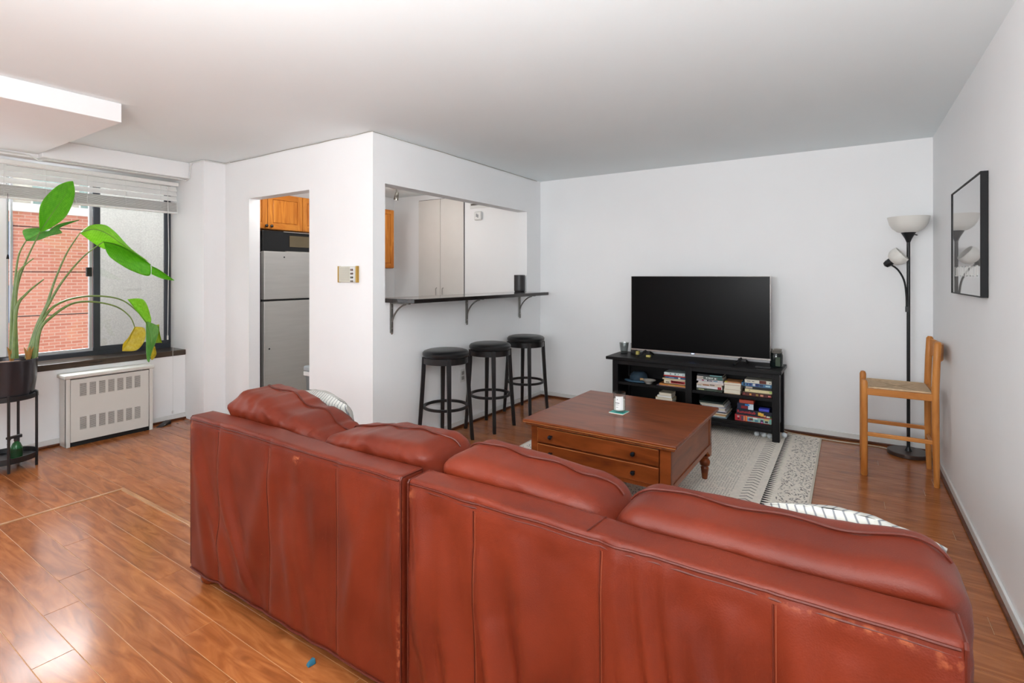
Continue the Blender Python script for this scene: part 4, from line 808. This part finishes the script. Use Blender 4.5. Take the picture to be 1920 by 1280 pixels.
# ------------------------------------------------------------------ chair with rush seat
PINE = wood('golden_pine', (176, 108, 48), (206, 140, 74), .35, 3, 'Z'); PINEX = wood('golden_pine_rail', (172, 104, 46), (204, 138, 72), .35, 3, 'X')
chx = thing('wooden_chair', (.28, 4.49, 0), 'light wooden chair with woven rush seat against the right wall', 'chair')
fr_ = .0205
for y in (4.295, 4.685):
    build('leg', G().lathe([(.016, 0), (fr_, .01), (fr_, .60), (fr_, .635), (.014, .652), (.001, .656)], (.09, y, 0), 18), PINE, chx, smooth=True)
    build('leg', G().tube([(.478, y, 0), (.472, y, .3), (.470, y, .6), (.476, y, .80), (.482, y, .925), (.483, y, .938)], [.016, fr_, fr_, fr_, fr_, .012], 18), PINE, chx, smooth=True)
    build('seat_rail', B(.10, .46, y-.012, y+.012, .553, .598), PINEX, chx, bevel=.004)
    build('stretcher', B(.10, .465, y-.009, y+.009, .272, .30), PINEX, chx, bevel=.006)
build('seat_rail', B(.08, .10, 4.31, 4.67, .553, .60), PINEX, chx, bevel=.004); build('seat_rail', B(.46, .48, 4.31, 4.67, .553, .60), PINEX, chx, bevel=.004)
build('stretcher', B(.462, .478, 4.31, 4.67, .225, .25), PINEX, chx, bevel=.005)
g = G(); n = 14; vs = []; fs = []
for i in range(n+1):
    t = i/n; y = 4.30+.38*t; xx = .482+.042*math.sin(PI*t)
    zt = .925-.012*math.sin(PI*t); vs += [(xx-.007, y, .805), (xx+.007, y, .805), (xx+.009, y, zt), (xx-.005, y, zt)]
for i in range(n):
    a = i*4
    for k in range(4): fs.append((a+k, a+(k+1) % 4, a+4+(k+1) % 4, a+4+k))
fs += [(0, 3, 2, 1), (n*4, n*4+1, n*4+2, n*4+3)]
build('back_slat', g.add(vs, fs), PINE, chx, bevel=.003, smooth=True)
m = bpy.data.materials.new('rush_weave'); m.use_nodes = True; nt = m.node_tree; N = nt.nodes; L = nt.links; b = N['Principled BSDF']; b.inputs['Roughness'].default_value = .7
at = N.new('ShaderNodeAttribute'); at.attribute_name = 'cord'; cr = N.new('ShaderNodeValToRGB'); cr.color_ramp.elements[0].color = lin((150, 120, 88)); cr.color_ramp.elements[1].color = lin((232, 204, 166)); L.new(at.outputs['Fac'], cr.inputs[0]); L.new(cr.outputs[0], b.inputs['Base Color'])
n = 110; vs = []; hv = []
for i in range(n+1):
    for j in range(n+1):
        u = 2*i/n-1; v_ = 2*j/n-1; mm = max(abs(u), abs(v_)); hgt = .5+.5*math.cos(2*PI*mm*27); diag = abs(abs(u)-abs(v_))
        z = .597+.008*(mm**3)+.0022*hgt-.004*math.exp(-(diag/.03)**2)
        if mm > .97: z -= .02*((mm-.97)/.03)
        vs.append((.28+u*.178, 4.49+v_*.19, z)); hv.append(min(1, max(0, hgt*.8+.1+.25*noise.noise(Vector((u*9, v_*9, 0))))))
fs = [(i*(n+1)+j, (i+1)*(n+1)+j, (i+1)*(n+1)+j+1, i*(n+1)+j+1) for i in range(n) for j in range(n)]
se = build('seat', G().add(vs, fs), m, chx, smooth=True, angle=80); at_ = se.data.attributes.new('cord', 'FLOAT', 'POINT'); at_.data.foreach_set('value', hv)
build('seat_base', B(.105, .46, 4.307, 4.673, .575, .598), mat('rush_under', (150, 124, 92), .8), chx)

# ------------------------------------------------------------------ framed picture
pc = thing('framed_picture', (XR, 3.67, 1.27), 'black framed poster behind glass on the right wall', 'picture')
x1 = XR-.001; x0 = .518; FB = mat('frame_black', (22, 22, 24), .5, spec=.2)
ya, yb, za, zb_ = 3.235, 4.06, 1.262, 1.857
build('frame', G().box(x0, x1, ya, ya+.005, za, zb_).box(x0, x1, yb-.005, yb, za, zb_).box(x0, x1, ya+.005, yb-.005, za, za+.006).box(x0, x1, ya+.005, yb-.005, zb_-.006, zb_), FB, pc, bevel=.001)
m = bpy.data.materials.new('poster_print'); m.use_nodes = True; nt = m.node_tree; N = nt.nodes; L = nt.links; b = N['Principled BSDF']; b.inputs['Roughness'].default_value = .035; b.inputs['Specular IOR Level'].default_value = .5; b.inputs['Coat Weight'].default_value = .6; b.inputs['Coat Roughness'].default_value = .0
tc = N.new('ShaderNodeTexCoord'); sp_ = N.new('ShaderNodeSeparateXYZ'); L.new(tc.outputs['Object'], sp_.inputs[0]); nz = N.new('ShaderNodeTexNoise'); nz.inputs['Scale'].default_value = 3; L.new(tc.outputs['Object'], nz.inputs[0])
a_ = N.new('ShaderNodeMath'); a_.operation = 'MULTIPLY_ADD'; a_.inputs[1].default_value = .10; L.new(nz.outputs[0], a_.inputs[0]); L.new(sp_.outputs[2], a_.inputs[2])
cr = N.new('ShaderNodeValToRGB'); e = cr.color_ramp.elements; L.new(a_.outputs[0], cr.inputs[0])
e[0].position = .0; e[0].color = lin((150, 149, 146)); e[1].position = .66; e[1].color = lin((134, 132, 130))
for p_, c_ in ((.21, (150, 149, 146)), (.225, (162, 160, 160)), (.45, (160, 160, 160)), (.52, (146, 145, 143)), (.6, (112, 110, 110))): x = e.new(p_); x.color = lin(c_)
L.new(cr.outputs[0], b.inputs['Base Color'])
build('poster', B(x0+.005, x1, ya+.005, yb-.005, za+.006, zb_-.006), m, pc)
RT = Matrix(((0, 0, -1), (-1, 0, 0), (0, 1, 0)))
g = G(); yy = ya+.10; rr = random.Random(2)
pal = mat('pale_lettering', (206, 205, 200), .3)
for k in range(15):
    yk = yb-.10-k*.044
    g.box(x0+.0044, x0+.0052, yk-.006, yk, za+.10, za+.155)
    if k % 3: g.box(x0+.0044, x0+.0052, yk-.024, yk-.019, za+.10, za+.155)
    if k % 2: g.box(x0+.0044, x0+.0052, yk-.024, yk, za+.15, za+.155)
    else: g.box(x0+.0044, x0+.0052, yk-.024, yk, za+.10, za+.105)
tag(build('lettering', g, pal, pc), kind='stuff')

# ------------------------------------------------------------------ sofa (two sections, seen from behind)
m = bpy.data.materials.new('cognac_leather'); m.use_nodes = True; nt = m.node_tree; N = nt.nodes; L = nt.links; b = N['Principled BSDF']; LEA = m
tc = N.new('ShaderNodeTexCoord'); n1 = N.new('ShaderNodeTexNoise'); n1.inputs['Scale'].default_value = 3.5; n1.inputs['Detail'].default_value = 5; L.new(tc.outputs['Object'], n1.inputs[0])
cr = N.new('ShaderNodeValToRGB'); cr.color_ramp.elements[0].position = .3; cr.color_ramp.elements[1].position = .72; cr.color_ramp.elements[0].color = lin((90, 29, 14)); cr.color_ramp.elements[1].color = lin((118, 43, 22)); L.new(n1.outputs[0], cr.inputs[0])
n2 = N.new('ShaderNodeTexNoise'); n2.inputs['Scale'].default_value = 55; n2.inputs['Detail'].default_value = 6; L.new(tc.outputs['Object'], n2.inputs[0])
at = N.new('ShaderNodeAttribute'); at.attribute_name = 'wear'; mu = N.new('ShaderNodeMath'); mu.operation = 'MULTIPLY'; L.new(at.outputs['Fac'], mu.inputs[0]); mr = N.new('ShaderNodeMapRange'); mr.inputs[1].default_value = .46; mr.inputs[2].default_value = .58; L.new(n2.outputs[0], mr.inputs[0]); L.new(mr.outputs[0], mu.inputs[1])
n4 = N.new('ShaderNodeTexNoise'); n4.inputs['Scale'].default_value = 24; n4.inputs['Detail'].default_value = 8; n4.inputs['Roughness'].default_value = .7; L.new(tc.outputs['Object'], n4.inputs[0]); mr4 = N.new('ShaderNodeMapRange'); mr4.inputs[1].default_value = .70; mr4.inputs[2].default_value = .76; mr4.inputs[4].default_value = .6; L.new(n4.outputs[0], mr4.inputs[0])
mxx = N.new('ShaderNodeMath'); mxx.operation = 'MAXIMUM'; L.new(mu.outputs[0], mxx.inputs[0]); L.new(mr4.outputs[0], mxx.inputs[1])
mx = N.new('ShaderNodeMix'); mx.data_type = 'RGBA'; L.new(mxx.outputs[0], mx.inputs[0]); L.new(cr.outputs[0], mx.inputs[6]); mx.inputs[7].default_value = lin((172, 98, 64)); L.new(mx.outputs[2], b.inputs['Base Color'])
b.inputs['Roughness'].default_value = .44; b.inputs['Specular IOR Level'].default_value = .28
n3 = N.new('ShaderNodeTexVoronoi'); n3.inputs['Scale'].default_value = 260; L.new(tc.outputs['Object'], n3.inputs['Vector']); bp = N.new('ShaderNodeBump'); bp.inputs['Strength'].default_value = .12; bp.inputs['Distance'].default_value = .002
L.new(n3.outputs[0], bp.inputs['Height']); L.new(bp.outputs[0], b.inputs['Normal'])
PIP = mat('leather_piping', (84, 30, 18), .45, var=.1, spec=.3); STI = mat('stitching', (146, 78, 50), .6); FOOTW = wood('bun_foot_wood', (100, 40, 18), (150, 70, 34), .25, 4, 'Z', coat=.3)
SY0, SY1, SZ0, SZ1 = 1.15, 1.262, .065, .742
# hanging folds: (x top, z top, x bottom, z bottom, width, amplitude, bend)
FOLDS = [
 (-2.42, .70, -2.30, .10, .030, .008, 1.3), (-2.40, .60, -2.16, .12, .025, .007, 1.2), (-2.22, .66, -2.03, .20, .028, .008, 1.6), (-1.85, .62, -1.98, .22, .045, .010, .7), (-2.19, .50, -1.96, .10, .022, .006, 1.5),
 (-1.78, .62, -1.70, .15, .026, .007, 1.2), (-1.70, .55, -1.60, .12, .035, .010, 1.4), (-1.58, .60, -1.57, .25, .030, .006, 1), (-1.38, .60, -1.34, .30, .03, .005, 1), (-1.26, .66, -1.40, .22, .030, .010, .8), (-1.20, .70, -1.18, .3, .02, .006, 1),
 (-1.09, .68, -1.04, .30, .022, .009, 1.2), (-1.02, .60, -.93, .12, .030, .010, 1.6), (-1.10, .45, -1.0, .08, .025, .008, 1.4),
 (-.85, .56, -.76, .12, .026, .011, 1.6), (-.72, .62, -.69, .10, .030, .010, 1), (-.62, .60, -.66, .20, .035, .010, .7), (-.55, .55, -.52, .10, .022, .006, 1), (-.80, .40, -.73, .06, .026, .010, 1.4),
 (-.455, .68, -.36, .08, .018, .013, 1.5), (-.40, .68, -.29, .10, .016, .012, 1.5), (-.345, .67, -.24, .12, .016, .010, 1.4), (-.485, .62, -.45, .08, .016, .011, 1.2), (-.205, .62, -.24, .10, .022, .013, .8), (-.16, .60, -.155, .1, .014, .008, 1), (-.29, .60, -.21, .3, .02, .009, 1.2),
 (-.08, .66, -.05, .10, .022, .010, 1.3), (0, .60, .03, .10, .028, .012, 1.2), (.09, .58, .07, .08, .024, .012, .8), (.14, .62, .15, .1, .014, .007, 1)]
def fold(x, z):
    d = 0
    for xt, zt, xb, zb, w_, a, bn in FOLDS:
        if abs(x-(xt+xb)/2) > .35: continue
        s = (zt-z)/(zt-zb)
        if s < -.12 or s > 1.25: continue
        sc = min(1, max(0, s)); cx = xt+(xb-xt)*sc**bn; e_ = (x-cx)/(w_*1.35)
        tp = math.sin(PI*min(1, max(0, (s+.12)/1.37)))**.7
        d += 1.35*a*tp*math.exp(-e_*e_)-.55*a*tp*math.exp(-((e_-1.9)**2))
    return d
SEAMS = {0: (-2.227, -1.86, -1.469), 1: (-.88, -.499, -.127)}
def sofa_section(idx, X0, X1, cushions, armside, label):
    t = thing('sofa_section', ((X0+X1)/2, 1.6, 0), label, 'sofa', 'sections of the brown leather sofa')
    seams = SEAMS[idx]
    def back_y(x, z):
        y = SY0-fold(x, z)*(1 if idx == 0 else 1.7)*(1 if X0+.02 < x < X1-.02 else .3)
        for s in seams: y += .004*math.exp(-((x-s)/.012)**2)
        y += .004*math.exp(-((z-.725)/.010)**2)
        return y+.003*noise.noise(Vector((x*7, z*7, idx)))-.006*noise.noise(Vector((x*9, z*2.2, idx+5)))
    wear_at = [(.05, .716, .16, .006, .7), (.15, .70, .02, .010, .7), (-1.162, .2, .007, .12, .8), (-1.162, .62, .008, .05, .7), (-1.13, .70, .02, .02, .8), (-1.68, .70, .02, .012, 1), (-2.44, .70, .02, .03, .6), (-1.162, .10, .007, .1, .8)]
    def fn(p, nn):
        if nn.y < -.2 or abs(p.y-SY0) < .002:
            k = 1 if p.y < SY0+.004 else max(0, 1-(p.y-SY0)/.03)
            dy = back_y(p.x, p.z)-SY0; p = Vector((p.x, p.y+dy*k, p.z))
        if p.z > SZ1-.02: p = Vector((p.x, p.y, p.z+.004*math.sin((p.x-X0)*5)*1+.004*noise.noise(Vector((p.x*6, p.y*12, 3)))))
        if p.x > X1-.02: p = p+Vector((.003*noise.noise(Vector((p.y*20, p.z*12, 1))), 0, 0))
        return p
    o = build('back_frame', G().rbox(X0, X1, SY0, SY1, SZ0, SZ1, .014, (.008, .0125, .012), fn), LEA, t, smooth=True, angle=85)
    wv = []
    for v in o.data.vertices:
        p = v.co+OFF[t.name]; w_ = 0
        if p.y < SY0+.012 and p.z < .732:
            for cx_, cz_, sx_, sz_, a in wear_at: w_ = max(w_, a*math.exp(-((p.x-cx_)/sx_)**2-((p.z-cz_)/sz_)**2))
        wv.append(w_)
    a_ = o.data.attributes.new('wear', 'FLOAT', 'POINT'); a_.data.foreach_set('value', wv)
    # piping and seams
    pts = [(X0+.012+(X1-X0-.024)*k/60, back_y(X0+(X1-X0)*k/60, .73)-.001, SZ1-.012+.0012*math.sin(k*.37)) for k in range(61)]
    build('top_piping', G().tube(pts, .0032, 6), PIP, t, smooth=True)
    pts2 = [(p[0], p[1]+.0018, p[2]-.013) for p in pts]; build('top_seam', G().tube(pts2, .0026, 5), PIP, t, smooth=True)
    for s in seams:
        for dx, mm_, r in ((0, PIP, .0022), (.0055, STI, .0007)):
            ps = [(s+dx, back_y(s+dx, z)-.0004, z) for z in [SZ0+.02+(SZ1-SZ0-.055)*k/40 for k in range(41)]]
            build('back_seam' if dx == 0 else 'stitch_line', G().tube(ps, r, 5), mm_, t, smooth=True)
    for xe in (X0, X1):
        s_ = 1 if xe == X1 else -1
        build('end_piping', G().tube([(xe-s_*.004, SY0+.004, z) for z in [SZ0+.02+(SZ1-SZ0-.03)*k/10 for k in range(11)]]+[(xe-s_*.004, SY0+.01+.015*k, SZ1-.003) for k in range(7)], .0036, 6), PIP, t, smooth=True)
    xs = X0+.40*(X1-X0) if idx == 0 else -.535
    build('band_seam', G().tube([(xs, SY0+.008, SZ1+.0015), (xs+.01, SY1-.01, SZ1+.0015)], .0022, 5), PIP, t, smooth=True)
    build('bottom_hem', G().tube([(X0+.01+(X1-X0-.02)*k/40, back_y(X0+.01+(X1-X0-.02)*k/40, SZ0+.02)-.001, SZ0+.006+.002*math.sin(k)) for k in range(41)], .0045, 6), PIP, t, smooth=True)
    # body below the seats, seat cushions
    xa = X0+(.0 if armside != 'L' else .16); xb = X1-(.0 if armside != 'R' else .14)
    build('seat_base', G().rbox(X0+.01, X1-.01, SY1-.01, 1.99, .07, .27, .02, .05), LEA, t, smooth=True)
    n_ = 2; wS = (xb-xa)/n_
    for k in range(n_):
        build('seat_cushion', G().rbox(xa+k*wS+.004, xa+(k+1)*wS-.004, 1.30, 2.02, .26, .42, .05, .035, lambda p, nn: p+Vector((0, 0, .012*math.sin(p.x*9)*math.sin(p.y*6) if p.z > .38 else 0))), LEA, t, smooth=True, angle=85)
    if armside == 'L': build('arm', G().rbox(X0, X0+.16, SY1-.01, 1.95, .08, .5, .05, .03), LEA, t, smooth=True, angle=85)
    if armside == 'R': build('arm', G().rbox(X1-.13, X1+.03, SY0+.03, 1.95, .08, .62, .05, .03, lambda p, nn: Vector((p.x+.006*math.sin(p.z*20), p.y, p.z-(max(0, p.y-1.35)*.2 if p.z > .3 else 0)))), LEA, t, smooth=True, angle=85)
    for (x, y) in ((X0+.07, SY0+.06), (X1-.07, SY0+.06), (X0+.07, 1.92), (X1-.07, 1.92)):
        build('foot', G().lathe([(.001, 0), (.03, 0), (.042, .012), (.046, .03), (.042, .05), (.03, .07), (.001, .07)], (x, y, 0), 24), FOOTW, t, smooth=True)
    for c_ in cushions: back_cushion(t, **c_)
    return t
def back_cushion(t, x0, x1, zt, y0=1.272, y1=1.53, zb=.42, wr=1.0, seed=0, bulge=.0):
    """zt: list of (x, z) giving the crest line"""
    def crest(x):
        if x <= zt[0][0]: return zt[0][1]
        for (a, za), (b_, zb_) in zip(zt, zt[1:]):
            if x <= b_:
                s = (x-a)/(b_-a); s = s*s*(3-2*s); return za+(zb_-za)*s
        return zt[-1][1]
    Z1 = .80; cx = (x0+x1)/2; cy = (y0+y1)/2
    def fn(p, nn):
        u = (p.x-x0)/(x1-x0); e_ = min(u, 1-u)*(x1-x0)
        h = (p.z-zb)/(Z1-zb); cz = crest(p.x)
        z = zb+h*(cz-zb)
        pin = math.exp(-(e_/.03)**2)*.14
        y = cy+(p.y-cy)*(1-pin*.8); z = z-(z-.62)*pin*.4
        # belly towards the back over the frame
        if p.y < cy: y -= .022*math.exp(-((z-.775)/.05)**2)*(1-pin*4 if pin < .25 else 0)
        # lean
        y += (z-.6)*.06
        w_ = wr*.006*noise.noise(Vector((p.x*10+seed, z*26+p.x*14, seed)))+wr*.003*noise.noise(Vector((p.x*30, z*50, seed+4)))
        d_ = Vector((0, -1, .4)) if p.y < cy else Vector((0, .5, .8)); q_ = Vector((p.x, y, z))+d_*w_
        # radial gathers at the ends
        if e_ < .09: q_ += Vector((0, -1, .6))*.006*math.sin((z*90)+seed)*(1-e_/.09)
        return q_
    o = build('back_cushion', G().rbox(x0, x1, y0, y1, zb, Z1, .06, (.012, .02, .014), fn), LEA, t, smooth=True, angle=85)
    pts = []
    for k in range(61):
        x = x0+.02+(x1-x0-.04)*k/60; e_ = min(x-x0, x1-x); pin = math.exp(-(e_/.03)**2)*.14; z = crest(x); z = z-(z-.62)*pin*.4
        arc = .07*max(0, 1-e_/.05)**2
        pts.append((x, cy+.035+.012*math.sin(k*.3+seed), z-arc*.5+.0045))
    build('cushion_piping', G().tube(pts, .0038, 6), PIP, o, smooth=True)
    return o
sofa_section(0, -2.462, -1.158, [dict(x0=-2.40, x1=-1.70, zt=[(-2.40, .80), (-2.32, .838), (-2.18, .832), (-1.95, .785), (-1.72, .725)], wr=1.7, seed=1), dict(x0=-1.75, x1=-1.14, zt=[(-1.75, .735), (-1.62, .76), (-1.45, .785), (-1.25, .79), (-1.12, .765)], wr=1.0, seed=2)], 'L', 'left section of the brown leather sofa, standing next to the open floor')
sofa_section(1, -1.134, .172, [dict(x0=-1.135, x1=-.53, zt=[(-1.13, .765), (-1.05, .79), (-.9, .782), (-.65, .765), (-.53, .735)], wr=.5, seed=3), dict(x0=-.54, x1=.205, zt=[(-.54, .735), (-.45, .765), (-.25, .768), (-.05, .768), (.12, .782), (.2, .765)], wr=.45, seed=4)], 'R', 'right section of the brown leather sofa, nearest the camera and right wall')
tag(build('teal_scrap', G().hexa([Vector(v) for v in [(-1.595, 1.125, .001), (-1.575, 1.12, .001), (-1.57, 1.15, .001), (-1.595, 1.15, .001), (-1.59, 1.13, .012), (-1.58, 1.128, .018), (-1.575, 1.15, .02), (-1.59, 1.15, .018)]]), mat('teal_cloth', (30, 96, 120), .7), bevel=.003), 'small teal scrap on the floor under the left sofa section', 'scrap')
# striped throw pillows
def stripemat(name, axis, sc):
    m = bpy.data.materials.new(name); m.use_nodes = True; nt = m.node_tree; N = nt.nodes; L = nt.links; b = N['Principled BSDF']; b.inputs['Roughness'].default_value = .9
    tc = N.new('ShaderNodeTexCoord'); mp = N.new('ShaderNodeMapping'); L.new(tc.outputs['Object'], mp.inputs[0]); mp.inputs['Rotation'].default_value = axis
    wv = N.new('ShaderNodeTexWave'); wv.bands_direction = 'X'; wv.inputs['Scale'].default_value = sc; wv.inputs['Distortion'].default_value = .6; wv.inputs['Detail Scale'].default_value = 2; L.new(mp.outputs[0], wv.inputs[0])
    cr = N.new('ShaderNodeValToRGB'); e = cr.color_ramp.elements; e[0].position = 0; e[0].color = lin((190, 188, 181)); e[1].position = .84; e[1].color = lin((190, 188, 181)); L.new(wv.outputs[0], cr.inputs[0])
    for p_, c_ in ((.90, (120, 122, 126)), (.94, (180, 178, 172)), (.97, (110, 112, 118))): x = e.new(p_); x.color = lin(c_)
    L.new(cr.outputs[0], b.inputs['Base Color']); return m
def pillow(name, loc, size, rot, m, label, seed=0):
    g = G(); sx, sy, sz = size; n = 26; vs = []; fs = []
    for side in (1, -1):
        for i in range(n+1):
            for j in range(n+1):
                u = 2*i/n-1; v = 2*j/n-1; k = (max(0, 1-u*u)**.42)*(max(0, 1-v*v)**.42)
                sh = 1-.20*u*u; sh2 = 1-.08*(1-abs(v))*abs(u)**2
                vs.append(Vector((u*sx/2*sh2, side*sy/2*k+.01*noise.noise(Vector((u*3+seed, v*3, side))), v*sz/2*sh)))
    N1 = (n+1)**2
    for s in (0, 1):
        for i in range(n):
            for j in range(n):
                a = s*N1+i*(n+1)+j; f = (a, a+n+1, a+n+2, a+1); fs.append(f if s == 1 else f[::-1])
    t = thing(name, loc, label, 'pillow', 'striped throw pillows', world=False); t.rotation_euler = [math.radians(a) for a in rot]
    o = build('pillow_cover', G().add(vs, fs), m, t, smooth=True, angle=80)
    bm = bmesh.new(); bm.from_mesh(o.data); bmesh.ops.remove_doubles(bm, verts=bm.verts, dist=.0012); bm.to_mesh(o.data); bm.free()
    return t
ST1 = stripemat('ticking_stripe', (0, 0, 0), 17); ST2 = stripemat('ticking_stripe_fine', (0, math.radians(40), 0), 17)
pillow('throw_pillow', (-2.17, 1.66, .625), (.44, .15, .36), (16, 0, -6), ST1, 'white striped pillow behind the left end of the sofa back')
pillow('throw_pillow', (-.01, 1.64, .575), (.40, .14, .40), (20, 2, 2), ST2, 'white pillow with grey ticking stripes at the right end of the sofa', 3)
pillow('throw_pillow', (-.14, 1.60, .555), (.24, .09, .38), (16, -6, -4), stripemat('blue_pinstripe', (0, math.radians(75), 0), 18), 'smaller white pinstriped pillow left of the ticking striped one', 5)
